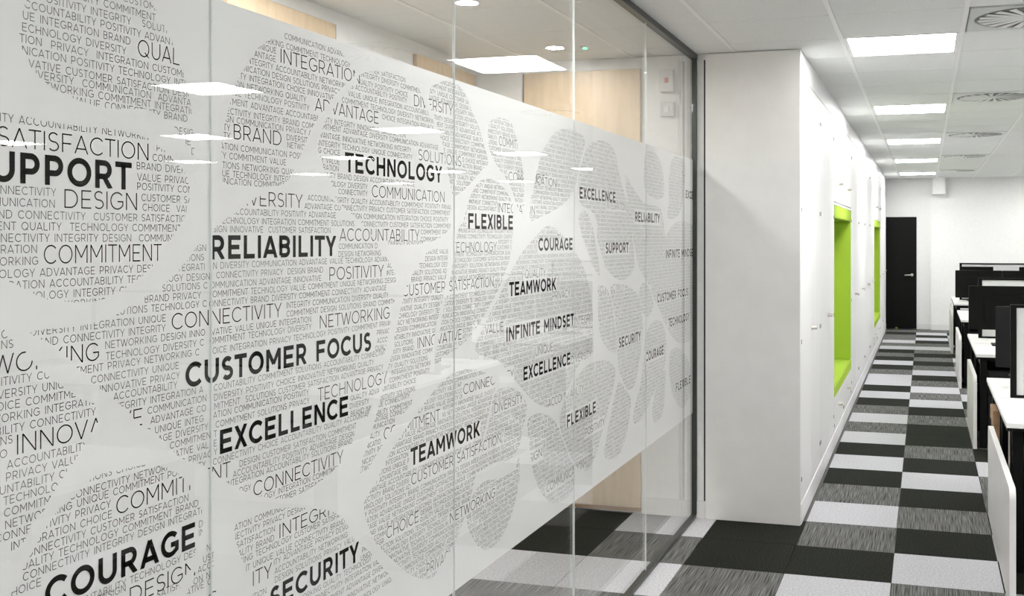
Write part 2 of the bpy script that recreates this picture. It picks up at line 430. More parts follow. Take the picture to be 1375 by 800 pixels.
MED=[('|QUALITY',1.5286,1.9293,0),
('CUSTOMER S|ATISFACTION',1.2636,1.7517,1.5545),
('|DESIGN',1.3652,1.6648,1.5263),
('|COMMITMENT',1.3244,1.5776,0),
('|CONNECTIVITY',1.6145,1.4532,1.956),
('NETWORKI|NG',1.3785,1.4184,1.4384),
('|INNOVATIVE',1.2738,1.2961,1.539),
('|COMMITMENT',1.4775,1.156,1.7836),
('|DESIGN',1.5091,0.9954,1.6784),
('DIV|ERSITY',1.8793,1.6825,2.0347),
('|ACCOUNTABILITY',2.1872,1.6108,2.5935),
('|POSITIVITY',2.1438,1.522,2.3969),
('|NETWORKING',2.1037,1.4161,2.4267),
('|TECHNOLOGY',2.0952,1.2552,2.415),
('|CONNECTIVITY',1.8579,1.0988,2.2037),
('|INTEGRITY',1.9485,0.9909,2.207),
('QUAL|ITY',1.8559,0.9199,1.9211),
('|INTEGRATION',1.9525,1.9845,2.2787),
('|ADVANTAGE',2.0837,1.899,2.3704),
('|BRAND',1.7939,1.8108,1.9547),
('|DIVERSITY',2.5618,1.9668,2.8032),
('|SOLUTIONS',2.5878,1.8253,2.861),
('|COMMUNICATION',2.3378,1.7177,2.7479),
('|CUSTOMER SATISFACTION',2.4988,1.4672,3.1026),
('|INNOVATIVE',2.5826,1.3245,2.8646),
('|CONNECTIVITY',2.8767,1.1608,3.2761),
('|COMMITMENT',2.3977,1.1147,2.7182),
('|CUSTOMER SATISFACTION',2.5464,0.9695,3.1632),
('|CHOICE',2.4112,0.8646,2.5878),
('|NETWORKING',2.7852,0.8083,3.1177),
('|PRIVACY',2.6366,0.7073,0),
('|DIVERSITY',3.1117,1.0697,3.3574),
('|COMMITMENT',3.1483,1.9112,0),
('|COMMITMENT',3.3062,1.8112,0),
('COMMUN|ICATION',3.4862,1.8039,3.6953),
('|INTEGRATION',3.1409,1.6992,3.4714),
('T|ECHNOLOGY',2.8285,1.5768,3.1299),
('|QUALITY',3.3782,1.4822,3.5849),
('|CHOICE',3.7052,1.6279,3.8775),
('|PRIVACY',3.6546,1.395,3.8578),
('|VALUE',3.0366,1.3219,3.1844),
('I|NTEGRITY',3.9229,1.2842,4.1855),
('|UNIQUE',3.4773,1.2106,3.6603),
('|DIVERSITY',3.8685,1.1388,4.1244),
('|ACCOUNTABILITY',3.6084,1.0133,4.0261),
('|POSITIVITY',4.0416,0.834,4.3128),
('DE|SIGN',3.4207,0.8528,3.5425),
('|COMMUNICATION',3.5927,0.7126,4.0261),
('|CONNECTIVITY',4.2483,1.3905,4.6144),
('|INTEGRATION',4.3457,1.743,4.6392)]
BLOBS={1: [(1.3087,1.9916),
(1.2918,1.9745),
(1.2808,1.9477),
(1.278,1.9184),
(1.2835,1.8971),
(1.2974,1.8771),
(1.3258,1.8541),
(1.3734,1.8384),
(1.45,1.8285),
(1.5372,1.8373),
(1.5782,1.8315),
(1.6171,1.8171),
(1.6452,1.7955),
(1.6679,1.7688),
(1.6784,1.7751),
(1.6784,1.8026),
(1.6721,1.8363),
(1.6658,1.8697),
(1.6514,1.9087),
(1.6351,1.9427),
(1.6131,1.9737),
(1.5897,2.0011),
(1.565,2.0262),
(1.5372,2.0422),
(1.4668,2.0426),
(1.3704,2.024)],2: [(1.2174,1.8006),
(1.2432,1.8014),
(1.2835,1.8015),
(1.336,1.7982),
(1.4141,1.798),
(1.4874,1.7991),
(1.5482,1.7922),
(1.5859,1.7785),
(1.625,1.7563),
(1.6555,1.7312),
(1.6658,1.7031),
(1.6617,1.6743),
(1.6432,1.644),
(1.6191,1.621),
(1.5936,1.588),
(1.5612,1.5638),
(1.5354,1.5479),
(1.4996,1.5316),
(1.4584,1.5163),
(1.403,1.5122),
(1.3375,1.5206),
(1.303,1.5315),
(1.2699,1.5475),
(1.2302,1.5632),
(1.1924,1.596),
(1.1802,1.6587),
(1.1863,1.7426)],3: [(1.2946,1.4738),
(1.3258,1.4791),
(1.3873,1.4788),
(1.4634,1.4865),
(1.5227,1.509),
(1.5859,1.5317),
(1.6391,1.5658),
(1.6805,1.5991),
(1.7191,1.6282),
(1.7615,1.6513),
(1.8081,1.6725),
(1.8567,1.6961),
(1.9023,1.7099),
(1.9743,1.7223),
(2.0451,1.7271),
(2.1111,1.7251),
(2.1581,1.7051),
(2.207,1.6861),
(2.2682,1.6612),
(2.3214,1.6296),
(2.3768,1.5986),
(2.4267,1.5608),
(2.4583,1.5261),
(2.4663,1.4879),
(2.4503,1.447),
(2.4345,1.4067),
(2.4228,1.3739),
(2.4073,1.338),
(2.4073,1.3045),
(2.392,1.2693),
(2.3693,1.2317),
(2.3396,1.2087),
(2.3106,1.1771),
(2.2682,1.1487),
(2.2305,1.117),
(2.184,1.0934),
(2.1049,1.073),
(2.0306,1.0635),
(1.9606,1.0686),
(1.8818,1.0915),
(1.8176,1.1196),
(1.7615,1.1508),
(1.7257,1.1755),
(1.6975,1.1925),
(1.6391,1.2165),
(1.5994,1.2508),
(1.5594,1.2802),
(1.5299,1.2981),
(1.4996,1.3257),
(1.4702,1.3488),
(1.4467,1.3656),
(1.4141,1.3893),
(1.3873,1.4139),
(1.3568,1.4383),
(1.3273,1.4584)],4: [(1.2048,1.5005),
(1.2432,1.489),
(1.2604,1.4778),
(1.2821,1.4559),
(1.3115,1.4248),
(1.3463,1.3978),
(1.378,1.3762),
(1.4173,1.3552),
(1.4434,1.3429),
(1.4533,1.3341),
(1.4368,1.3172),
(1.4093,1.2859),
(1.3827,1.259),
(1.3613,1.2389),
(1.3419,1.2201),
(1.3273,1.2006),
(1.303,1.184),
(1.2835,1.159),
(1.2432,1.1484),
(1.2048,1.1509)],5: [(1.427,1.2319),
(1.4926,1.2305),
(1.5594,1.2258),
(1.6191,1.2018),
(1.6596,1.1702),
(1.6889,1.1307),
(1.7061,1.0918),
(1.6996,1.0643),
(1.6805,1.0363),
(1.6658,1.0077),
(1.6391,0.9927),
(1.627,0.9602),
(1.2564,1.0757),
(1.2645,1.095),
(1.2753,1.1104),
(1.289,1.1285),
(1.3129,1.1566),
(1.3317,1.1778),
(1.3568,1.1981),
(1.3873,1.2108)],6: [(1.7279,1.0568),
(1.7082,1.0383),
(1.6911,1.0154),
(1.67,0.9941),
(1.6534,0.9652),
(1.6452,0.9475),
(1.7368,0.9173),
(1.7346,0.9957),
(1.7346,1.0494)],7: [(1.7869,1.0556),
(1.8176,1.0668),
(1.8818,1.0658),
(1.9633,1.0523),
(2.0539,1.0305),
(2.136,1.0057),
(2.207,0.9678),
(2.2475,0.9191),
(2.2752,0.8887),
(2.3142,0.8691),
(2.3731,0.8179),
(2.4267,0.7723),
(2.4424,0.7394),
(2.4073,0.6963),
(1.8869,0.8679),
(1.8567,0.9151),
(1.8321,0.9568),
(1.8128,0.9933),
(1.7963,1.0329)],8: [(1.9633,2.0472),
(2.0021,2.0591),
(2.0988,2.067),
(2.1646,2.0586),
(2.2237,2.034),
(2.2612,2.0118),
(2.2441,1.99),
(2.2004,1.9632),
(2.171,1.9439),
(2.136,1.9126),
(2.1049,1.8874),
(2.0717,1.8543),
(2.0335,1.8007),
(1.9826,1.74),
(1.9364,1.7237),
(1.8345,1.7175),
(1.7615,1.7228),
(1.7547,1.7595),
(1.7547,1.7909),
(1.7638,1.8346),
(1.7776,1.8691),
(1.801,1.9199),
(1.8321,1.9597),
(1.8742,2.0023),
(1.9179,2.0281)],9: [(2.2999,2.0158),
(2.3731,2.0304),
(2.5071,2.0408),
(2.5791,2.0237),
(2.6366,1.9692),
(2.6824,1.9337),
(2.7296,1.8825),
(2.7538,1.8365),
(2.7734,1.7748),
(2.7932,1.7123),
(2.7982,1.6594),
(2.7538,1.6275),
(2.6685,1.6068),
(2.5279,1.5976),
(2.415,1.6002),
(2.3396,1.6134),
(2.2928,1.6313),
(2.2475,1.6573),
(2.2004,1.6859),
(2.1646,1.7138),
(2.1518,1.742),
(2.1204,1.7705),
(2.0958,1.812),
(2.0988,1.8337),
(2.1173,1.8704),
(2.136,1.8924),
(2.1646,1.9159),
(2.2037,1.9498),
(2.2338,1.9694),
(2.2752,2.0033)],10: [(2.6593,2.0266),
(2.7153,2.0507),
(2.7833,2.0665),
(2.8234,2.0636),
(2.8909,2.0425),
(2.9394,1.9978),
(2.9949,1.9502),
(3.0407,1.8908),
(3.064,1.8467),
(3.0291,1.8285),
(2.9725,1.8004),
(2.9177,1.771),
(2.8491,1.7441),
(2.8032,1.7402),
(2.7833,1.7753),
(2.7586,1.8264),
(2.7344,1.8767),
(2.6871,1.9444),
(2.6502,1.9849)],11: [(3.0699,1.9737),
(3.1177,1.9949),
(3.1545,2.0013),
(3.2368,1.9981),
(3.2828,1.9688),
(3.3231,1.9134),
(3.3574,1.8538),
(3.3713,1.7671),
(3.3574,1.6968),
(3.3095,1.7203),
(3.2433,1.7862),
(3.1607,1.8295),
(3.0877,1.8714),
(3.0581,1.9197)],12: [(3.6084,1.9628),
(3.7052,2.012),
(3.8243,2.0319),
(3.9692,2.0288),
(4.0454,2.0006),
(3.988,1.9286),
(3.9413,1.8475),
(3.8775,1.7817),
(3.7218,1.7264),
(3.5236,1.6873),
(3.4279,1.6779),
(3.4279,1.744),
(3.4641,1.7965),
(3.5011,1.8629),
(3.5464,1.9181)],13: [(4.0846,1.9861),
(4.0165,1.9307),
(3.9598,1.8543),
(3.9505,1.796),
(3.988,1.7481),
(4.1345,1.7223),
(4.2062,1.6782),
(4.2062,1.617),
(4.2696,1.5488),
(4.3457,1.4847),
(4.5176,1.4342),
(4.7024,1.4408),
(4.7935,1.4963),
(4.7671,1.5998),
(4.7152,1.7189),
(4.6268,1.8106),
(4.5414,1.8959),
(4.4705,1.9889),
(4.3679,2.0222),
(4.2167,2.0215)],14: [(3.5927,1.662),
(3.4495,1.6119),
(3.3436,1.5673),
(3.2564,1.5151),
(3.192,1.4693),
(3.1421,1.4291),
(3.0817,1.393),
(3.0234,1.3446),
(2.9669,1.3044),
(2.9725,1.2726),
(3.0407,1.2519),
(3.1483,1.224),
(3.2239,1.1843),
(3.3095,1.1372),
(3.3923,1.0887),
(3.4862,1.0446),
(3.6005,1.0118),
(3.7218,1.0071),
(3.7896,1.0248),
(3.8596,1.0657),
(3.9229,1.1063),
(4.0165,1.1333),
(4.1446,1.1464),
(4.1547,1.2088),
(4.1446,1.2852),
(4.1244,1.3767),
(4.0649,1.4629),
(3.988,1.5296),
(3.8685,1.5887),
(3.7218,1.6444)],15: [(3.9598,1.7038),
(4.0454,1.7262),
(4.1144,1.6919),
(4.1752,1.617),
(4.2167,1.5404),
(4.2483,1.4627),
(4.1649,1.4897),
(4.0846,1.5575),
(4.007,1.6229)],16: [(5.0434,2.0436),
(5.193,2.0442),
(5.3187,1.9968),
(5.3673,1.9311),
(5.3837,1.8552),
(5.3027,1.814),
(5.1172,1.8185),
(4.9858,1.8495),
(4.9575,1.9194),
(4.9858,2.0033)],17: [(5.6956,2.0827),
(5.8453,2.0651),
(5.9034,1.9939),
(5.8645,1.9),
(5.8072,1.8026),
(5.6956,1.7385),
(5.5183,1.7153),
(5.4502,1.7414),
(5.4841,1.8124),
(5.4841,1.9297),
(5.5529,2.0322)],18: [(5.6056,1.6968),
(5.8262,1.7121),
(6.0842,1.6945),
(6.2539,1.617),
(6.2539,1.3517),
(6.2107,1.1338),
(6.0431,1.0391),
(5.7883,1.0373),
(5.588,1.08),
(5.4335,1.152),
(5.2868,1.2506),
(5.1473,1.3296),
(5.1172,1.3971),
(5.2552,1.5043),
(5.4002,1.617)],19: [(4.9155,1.3981),
(5.0001,1.4054),
(5.1172,1.3422),
(5.1473,1.278),
(5.0434,1.2338),
(4.9155,1.2746),
(4.8606,1.3445)],20: [(4.2271,1.4266),
(4.3457,1.4028),
(4.4244,1.3383),
(4.4589,1.2557),
(4.4939,1.1718),
(4.4822,1.1211),
(4.3679,1.1422),
(4.2589,1.2026),
(4.2167,1.2921),
(4.2167,1.3718)],32: [(4.6392,1.9014),
(4.754,1.8566),
(4.9716,1.7882),
(5.2709,1.7752),
(5.351,1.7201),
(5.3837,1.6746),
(5.4002,1.5977),
(5.3348,1.5027),
(5.193,1.4238),
(5.0874,1.3874),
(4.9858,1.4239),
(4.8742,1.4839),
(4.7935,1.5825),
(4.7281,1.6851),
(4.6643,1.7851)],33: [(4.4016,1.4098),
(4.6144,1.4106),
(4.7935,1.3756),
(4.8879,1.3185),
(4.9434,1.2267),
(4.9294,1.1215),
(4.8606,1.0057),
(4.7803,0.929),
(4.6643,0.9344),
(4.5414,1.0264),
(4.5057,1.1121),
(4.4939,1.1946),
(4.4589,1.2944)],21: [(5.1322,1.2055),
(5.2868,1.2015),
(5.4002,1.147),
(5.4335,1.059),
(5.4002,0.9659),
(5.2868,0.8956),
(5.1322,0.8381),
(4.9575,0.7702),
(4.8067,0.7526),
(4.7671,0.8004),
(4.8201,0.8578),
(4.9155,0.9428),
(4.9575,1.0477),
(5.0001,1.1472)],22: [(5.5356,1.0256),
(5.7139,1.0199),
(5.8839,0.9657),
(6.0026,0.8981),
(6.0431,0.8122),
(6.0026,0.7152),
(5.8262,0.6739),
(5.6413,0.7381),
(5.5356,0.8284),
(5.4841,0.933)],23: [(5.3348,0.9275),
(5.4168,0.9293),
(5.4002,0.8233),
(5.3673,0.7321),
(5.2709,0.6979),
(5.1624,0.7045),
(5.1322,0.7793),
(5.193,0.8518)],25: [(3.9505,1.0828),
(4.0454,1.1095),
(4.1649,1.117),
(4.3679,1.0979),
(4.4705,1.0511),
(4.4589,0.9912),
(4.3903,0.9205),
(4.3237,0.8518),
(4.2483,0.7839),
(4.1752,0.7211),
(4.0846,0.6942),
(3.988,0.7083),
(3.8775,0.7739),
(3.7982,0.848),
(3.747,0.907),
(3.7386,0.9579),
(3.8069,1.0223)],26: [(4.5414,0.9871),
(4.6517,0.9327),
(4.7281,0.8815),
(4.7024,0.7903),
(4.6144,0.7014),
(4.5057,0.6627),
(4.3679,0.6769),
(4.3019,0.7118),
(4.3347,0.7715),
(4.4016,0.8615),
(4.4822,0.9525)],27: [(3.1483,1.1416),
(3.2239,1.1387),
(3.3163,1.1141),
(3.3782,1.0756),
(3.3993,1.0373),
(3.3574,0.9814),
(3.3231,0.9255),
(3.2368,0.9006),
(3.1117,0.9137),
(2.9893,0.9113),
(2.9725,0.9238),
(3.0119,0.9767),
(3.0523,1.0286),
(3.0817,1.0813),
(3.1056,1.1241)],28: [(3.3231,0.8959),
(3.2828,0.8597),
(3.1607,0.8589),
(3.0291,0.8757),
(2.9503,0.855),
(2.9069,0.8277),
(2.9016,0.7786),
(2.9339,0.7328),
(3.0005,0.6789),
(3.0699,0.6551),
(3.1607,0.6629),
(3.2368,0.7003),
(3.2894,0.7531),
(3.3299,0.8129)],29: [(3.4136,1.0048),
(3.5011,1.0114),
(3.6242,0.9815),
(3.7218,0.925),
(3.7724,0.8639),
(3.8419,0.795),
(3.9137,0.7295),
(3.9046,0.6742),
(3.8685,0.6482),
(3.781,0.6403),
(3.6643,0.6569),
(3.5694,0.7005),
(3.5011,0.7577),
(3.4495,0.8253),
(3.4207,0.9073),
(3.3993,0.9667)],30: [(2.7538,1.224),
(2.8491,1.2379),
(2.9725,1.2234),
(3.0877,1.1914),
(3.1238,1.1543),
(3.0877,1.1082),
(3.0523,1.0492),
(3.0119,0.988),
(2.9725,0.9193),
(2.9285,0.849),
(2.8751,0.7919),
(2.8234,0.7451),
(2.7538,0.718),
(2.6824,0.6894),
(2.6231,0.6993),
(2.5363,0.7375),
(2.4543,0.7943),
(2.392,0.8401),
(2.347,0.88),
(2.3178,0.9221),
(2.2999,0.9553),
(2.2999,0.9821),
(2.325,1.0032),
(2.3618,1.0224),
(2.3958,1.0521),
(2.4464,1.0889),
(2.5154,1.1244),
(2.5878,1.1576),
(2.6593,1.1912)],31: [(2.7489,1.594),
(2.6411,1.5807),
(2.5791,1.542),
(2.5363,1.51),
(2.5071,1.4725),
(2.4784,1.4225),
(2.4543,1.3711),
(2.4385,1.3236),
(2.4073,1.2822),
(2.3844,1.2296),
(2.3544,1.1791),
(2.325,1.1296),
(2.2892,1.0826),
(2.2717,1.0242),
(2.2857,1.021),
(2.3323,1.065),
(2.3882,1.0998),
(2.4543,1.1385),
(2.5279,1.1708),
(2.6009,1.1993),
(2.6457,1.2436),
(2.6685,1.2916),
(2.6871,1.351),
(2.7153,1.4105),
(2.7441,1.4607),
(2.7684,1.533),
(2.7734,1.5791)],34: [(3.0005,1.7929),
(3.0877,1.802),
(3.1794,1.7832),
(3.2433,1.7499),
(3.2695,1.7144),
(3.2695,1.6535),
(3.2629,1.6049),
(3.2433,1.5566),
(3.2111,1.5164),
(3.1483,1.457),
(3.0699,1.403),
(3.0005,1.3622),
(2.9285,1.3257),
(2.8542,1.302),
(2.7635,1.2857),
(2.6964,1.2681),
(2.6824,1.2758),
(2.7058,1.3288),
(2.7296,1.3888),
(2.7538,1.4435),
(2.7833,1.5009),
(2.8032,1.5533),
(2.8133,1.5957),
(2.8388,1.6385),
(2.8751,1.6713),
(2.9016,1.7089),
(2.9394,1.7543)]}
# ------------------------------------------------------------------ floor of carpet tiles (0.5 m grid)
RX0, RX1, RY0, RY1 = -2.66, 8.70, -3.2, 19.9
GX, GY = -0.155, 5.205
floor = struct(box('floor', M['slab'], RX0 - .1, RX1 + .1, RY0 - .1, RY1 + .1, -.15, -.008))
random.seed(11)
COLS = {  # carpet pattern by column: row -> L(ight) D(ark) S(triped)
    -1: {-1: 'L', 0: 'D', 1: 'S', 2: 'L', 3: 'S', 4: 'D', 5: 'L', 6: 'D', 7: 'L', 8: 'S', 9: 'L', 10: 'S', 11: 'D', 12: 'L', 13: 'D', 14: 'L', 15: 'L', 16: 'S', 17: 'D',
         18: 'L', 19: 'D', 20: 'S', 21: 'D', 22: 'L', 23: 'S', 24: 'L', 25: 'S', 26: 'S', 27: 'D', 28: 'S', 29: 'D'},
    0: {-1: 'S', 0: 'L', 1: 'D', 2: 'S', 3: 'D', 4: 'L', 5: 'D', 6: 'S', 7: 'D', 8: 'D', 9: 'S', 10: 'D', 11: 'L', 12: 'S', 13: 'L', 14: 'S', 15: 'D', 16: 'L', 17: 'S',
        18: 'D', 19: 'S', 20: 'D', 21: 'S', 22: 'L', 23: 'S', 24: 'D', 25: 'L', 26: 'D', 27: 'L', 28: 'S', 29: 'S'},
    1: {0: 'D', 1: 'L', 2: 'D', 3: 'S', 4: 'S', 5: 'L', 6: 'D', 7: 'S', 8: 'S', 9: 'L', 10: 'S', 11: 'D', 12: 'L', 13: 'S', 14: 'D', 15: 'L', 16: 'D', 17: 'L', 18: 'S'},
    -2: {-2: 'L', -1: 'S', 0: 'D', 1: 'D'},
    -3: {-3: 'D', -2: 'S', -1: 'L', 0: 'S', 1: 'L'},
    -4: {-3: 'L', -2: 'S', -1: 'L', 0: 'D', 1: 'D'},
    -5: {-3: 'D', -2: 'S', -1: 'L', 0: 'D', 1: 'D'},
}
def tile_kind(i, j):
    k = COLS.get(i, {}).get(j)
    if k: return k
    random.seed(i * 977 + j * 31 + 5)
    return random.choice('LDS')
tbm = {}
for kk, mm in (('L', 'tileL'), ('D', 'tileD'), ('S', 'tileS')):
    bm = bmesh.new(); add_box(bm, .0012, .4988, .0012, .4988, -.008, 0, 0, .0016, 1)
    me = bpy.data.meshes.new('carpet_tile'); bm.to_mesh(me); bm.free(); me.materials.append(M[mm]); tbm[kk] = me
rest_v, rest_f, rest_m = [], [], []
n_ind = 0
for i in range(-6, 19):
    for j in range(-17, 31):
        x, y = GX + .5 * i, GY + .5 * j
        if x > RX1 or y > RY1 or x + .5 < RX0 or y + .5 < RY0: continue
        if i < -1 and y > 6.2: continue          # under the cabinets and beyond the end wall
        if x < RX0 - .3: continue
        k = tile_kind(i, j)
        if (-5 <= i <= 2) and j >= -5 and n_ind < 300 and not (i >= 2 and j < 1):
            o = mesh_obj('carpet_tile', tbm[k], floor); o.location = (x, y, 0); n_ind += 1
        else:
            b = len(rest_v); e = .0012
            rest_v += [(x + e, y + e, 0), (x + .5 - e, y + e, 0), (x + .5 - e, y + .5 - e, 0), (x + e, y + .5 - e, 0)]
            rest_v += [(vx, vy, -.007) for vx, vy, _ in rest_v[b:b + 4]]
            rest_f += [(b, b + 1, b + 2, b + 3)] + [(b + q, b + 4 + q, b + 4 + (q + 1) % 4, b + (q + 1) % 4) for q in range(4)]
            rest_m += ['LDS'.index(k)] * 5
me = mesh_data('carpet_tiles_far', rest_v, rest_f, [M['tileL'], M['tileD'], M['tileS']])
me.polygons.foreach_set('material_index', rest_m)
stuff(mesh_obj('carpet_tile_field', me, floor))

# ------------------------------------------------------------------ ceiling: slab, tiles, grid runners
CX, CY, CT = -0.432, 5.837, 0.6133
ceiling = struct(box('ceiling', M['slab'], RX0 - .1, RX1 + .1, RY0 - .1, RY1 + .1, CEIL + .16, CEIL + .25))
LIGHTS = [(i, j) for i in (0, 4, 8, 12) for j in (-15, -10, -5, 0, 5, 10, 15, 20)]
DIFF = [(1, -1 + 5 * k) for k in range(0, 5)]
skip = set(LIGHTS) | set(DIFF)
bm = bmesh.new(); add_box(bm, .006, CT - .006, .003, CT - .003, 0, .015, 0, .003, 1)
ctm = bpy.data.meshes.new('ceiling_tile'); bm.to_mesh(ctm); bm.free(); ctm.materials.append(M['ceil'])
rv, rf = [], []
nt_ = 0
bay = lambda i: .38 if i >= 3 else 0          # the tile grid of the bay over the desks is set off along the room
for i in range(-4, 16):
    for j in range(-15, 24):
        if (i, j) in skip: continue
        x, y = CX + CT * i, CY + CT * j + bay(i)
        if x + CT < RX0 or y + CT < RY0 or x > RX1 or y > RY1: continue
        if -5 <= i <= 2 and j >= -8 and not (i < 0 and j > 1 and i < -1):
            o = mesh_obj('ceiling_tile', ctm, ceiling); o.location = (x, y, CEIL); nt_ += 1
        else:
            b = len(rv); e = .006
            rv += [(x + e, y + .003, CEIL), (x + CT - e, y + .003, CEIL), (x + CT - e, y + CT - .003, CEIL), (x + e, y + CT - .003, CEIL)]
            rv += [(a, c_, CEIL + .015) for a, c_, _ in rv[b:b + 4]]
            rf += [(b + 3, b + 2, b + 1, b)] + [(b + q, b + (q + 1) % 4, b + 4 + (q + 1) % 4, b + 4 + q) for q in range(4)]
stuff(mesh_obj('ceiling_tile_field', mesh_data('ceiling_tiles_far', rv, rf, [M['ceil']]), ceiling))
for i in range(-3, 16):                       # main runners along the room
    x = CX + CT * i
    if RX0 < x < RX1:
        box('grid_runner', M['grid'], x - .0115, x + .0115, RY0, RY1, CEIL - .004, CEIL + .03, ceiling)
bm = bmesh.new()
for j in range(-14, 23):
    y = CY + CT * j
    add_box(bm, RX0, CX + 3 * CT, y - .0035, y + .0035, CEIL + .0015, CEIL + .012)
    add_box(bm, CX + 3 * CT, RX1, y + .3765, y + .3835, CEIL + .0015, CEIL + .012)
stuff(bm_obj('grid_cross_bar', bm, M['ceil'], ceiling))

# ------------------------------------------------------------------ walls
struct(box('wall_back', M['wall'], RX0 - .2, RX1 + .2, RY1, RY1 + .15, 0, CEIL + .2))
struct(box('trim_1', M['wall'], .088, RX1, RY1 - .09, RY1 - .001, 0, CEIL + .1))       # proud part of the far wall
struct(box('baseboard_back', M['whitep'], -.14, .07, RY1 - .02, RY1 - .001, 0, .1))
struct(box('baseboard_back_right', M['whitep'], .088, RX1, RY1 - .108, RY1 - .0905, 0, .1))
struct(box('trim_2', M['wall'], .12, .33, RY1 - .32, RY1 - .0905, 2.39, CEIL + .1))        # boxed-in duct under the ceiling
struct(box('wall_right', M['wall'], RX1, RX1 + .15, RY0, RY1, 0, CEIL + .2))
struct(box('wall_front', M['wall'], RX0 - .2, RX1 + .2, RY0 - .15, RY0, 0, CEIL + .2))
struct(box('wall_left', M['wall'], RX0 - .15, RX0, RY0, 6.11, 0, CEIL + .2))
struct(box('wall_end', M['wall'], RX0 - .15, -1.30, 6.11, 6.26, 0, CEIL + .2))
struct(box('trim_6', M['wall'], -1.2995, -1.2311, 6.1105, 6.1138, 0, CEIL + .2))          # wall edge between glass and cabinets          # closes the passage behind the glass
struct(box('wall_left_rear', M['wall'], -1.45, -1.30, 6.27, RY1, 0, CEIL + .2))
struct(box('baseboard_end', M['whitep'], -1.60, -1.219, 6.098, 6.109, 0, .096))
struct(box('baseboard_left', M['whitep'], RX0, RX0 + .012, RY0, 6.10, 0, .096))
g = struct(box('trim_3', M['gap'], -1.2310, -1.2187, 6.1125, 6.1138, .096, 2.65))            # dark shadow gap beside the cabinet end
struct(box('trim_4', M['wall'], -1.2310, -1.2187, 6.1105, 6.1138, 2.65, CEIL + .02))
# oak doors of the passage behind the glass
def oak_door(n, x0, x1, y0, y1, axis):
    d = struct(link(bpy.data.objects.new('door_%d' % n, None)))
    box('door_leaf', M['wood'], x0, x1, y0, y1, .035, 2.615, d, .002)
    if axis == 'x':
        box('door_shadow_edge', M['woodshade'], x0, x1, y0 + .003, y1, .012, .034, d)  # brown strip painting the shade below the leaf
        box('shadow_gap', M['gap'], x0 - .006, x0, y0 + .004, y1, .012, 2.615, d)
    else:
        box('door_shadow_edge', M['woodshade'], x0, x1 - .003, y0, y1, .012, .034, d)  # same painted shade strip under the side wall doors
        box('shadow_gap', M['gap'], x0, x1 - .004, y1, y1 + .008, .012, 2.615, d)
    return d
oak_door(2, -2.335, -1.605, 6.085, 6.108, 'x')
oak_door(3, RX0 + .001, RX0 + .024, 3.62, 4.43, 'y')
oak_door(4, RX0 + .001, RX0 + .024, 5.26, 6.06, 'y')
oak_door(5, RX0 + .001, RX0 + .024, 1.30, 2.10, 'y')
# black door in the far wall
d = struct(box('door_1', M['doorblk'], -1.06, -.155, RY1 - .03, RY1 - .001, .008, 2.0, None, .003))
bm = bmesh.new(); add_cyl(bm, (-.235, RY1 - .03, .966), (-.235, RY1 - .085, .966), .014); add_cyl(bm, (-.225, RY1 - .08, .966), (-.36, RY1 - .08, .962), .010)
add_cyl(bm, (-.235, RY1 - .03, .966), (-.235, RY1 - .036, .966), .026, 16)
bm_obj('door_handle', bm, M['chrome'], d)
tag(cyl('door_stop', M['brass'], (-.50, RY1 - .10, .0), (-.50, RY1 - .10, .035), .022), 'small brass floor door stop in front of the black door', 'door stop')

# control boxes on the end wall
t = thing('call_point', 'small white wall box with a red tag, high on the end wall', 'wall box', (-1.447, 6.11, 2.535))
box('housing', M['whitep'], -.042, .042, -.03, 0, -.065, .065, t, .004)
box('red_tag', M['red'], -.010, .012, -.034, -.029, -.012, .018, t, .001)
t = thing('switch_plate', 'plain white wall box just under the red-tagged one', 'wall box', (-1.447, 6.11, 2.37))
box('housing', M['whitep'], -.042, .042, -.022, 0, -.042, .042, t, .004)
box('rocker', M['grid'], -.015, .015, -.027, -.021, -.02, .02, t, .002)

# ------------------------------------------------------------------ ceiling lights
def make_panel_light():
    t = thing('ceiling_light', '', 'ceiling light', (0, 0, CEIL), 'square light panels of the office ceiling')
    bm = bmesh.new(); w = .018; a = .012; b_ = CT - .012
    for (x0, x1, y0, y1) in ((a, b_, .004, .004 + w), (a, b_, CT - .004 - w, CT - .004), (a, a + w, .004 + w, CT - .004 - w), (b_ - w, b_, .004 + w, CT - .004 - w)):
        add_box(bm, x0, x1, y0, y1, -.003, .02)
    bm_obj('frame', bm, M['grid'], t)
    box('diffuser', M['panel_light'], a + w, b_ - w, .004 + w, CT - .004 - w, .0, .012, t)
    return t
pl = make_panel_light()
names_row = {0: 'nearest', 5: 'second', 10: 'third', 15: 'fourth', 20: 'farthest'}
first = True
for (i, j) in LIGHTS:
    o = pl if first else dup(pl); first = False
    o.location = (CX + CT * i, CY + CT * j + bay(i), CEIL)
    if i == 0 and j in names_row:
        w_ = names_row[j]
        o['label'] = {'nearest': 'largest and nearest square light panel over the carpeted aisle', 'second': 'second nearest light panel over the aisle, beyond the largest one',
                      'third': 'middle one of the five light panels over the aisle', 'fourth': 'fourth light panel over the aisle, next to last before the far wall',
                      'farthest': 'farthest light panel over the aisle, close to the far wall'}[w_]
    elif i == 0:
        o['label'] = 'square light panel over the aisle, %s one toward the room end behind the camera' % {-5: 'first', -10: 'second', -15: 'third'}[j]; o['group'] = 'aisle light panels out of view'
    else:
        o['label'] = 'square light panel over the desks, %s row from the aisle, %s from the far wall' % ({4: 'second', 8: 'third', 12: 'fourth'}[i], ('nearest', 'second', 'third', 'fourth', 'fifth', 'sixth', 'seventh', 'eighth')[(20 - j) // 5]); o['group'] = 'light panels over the desks'

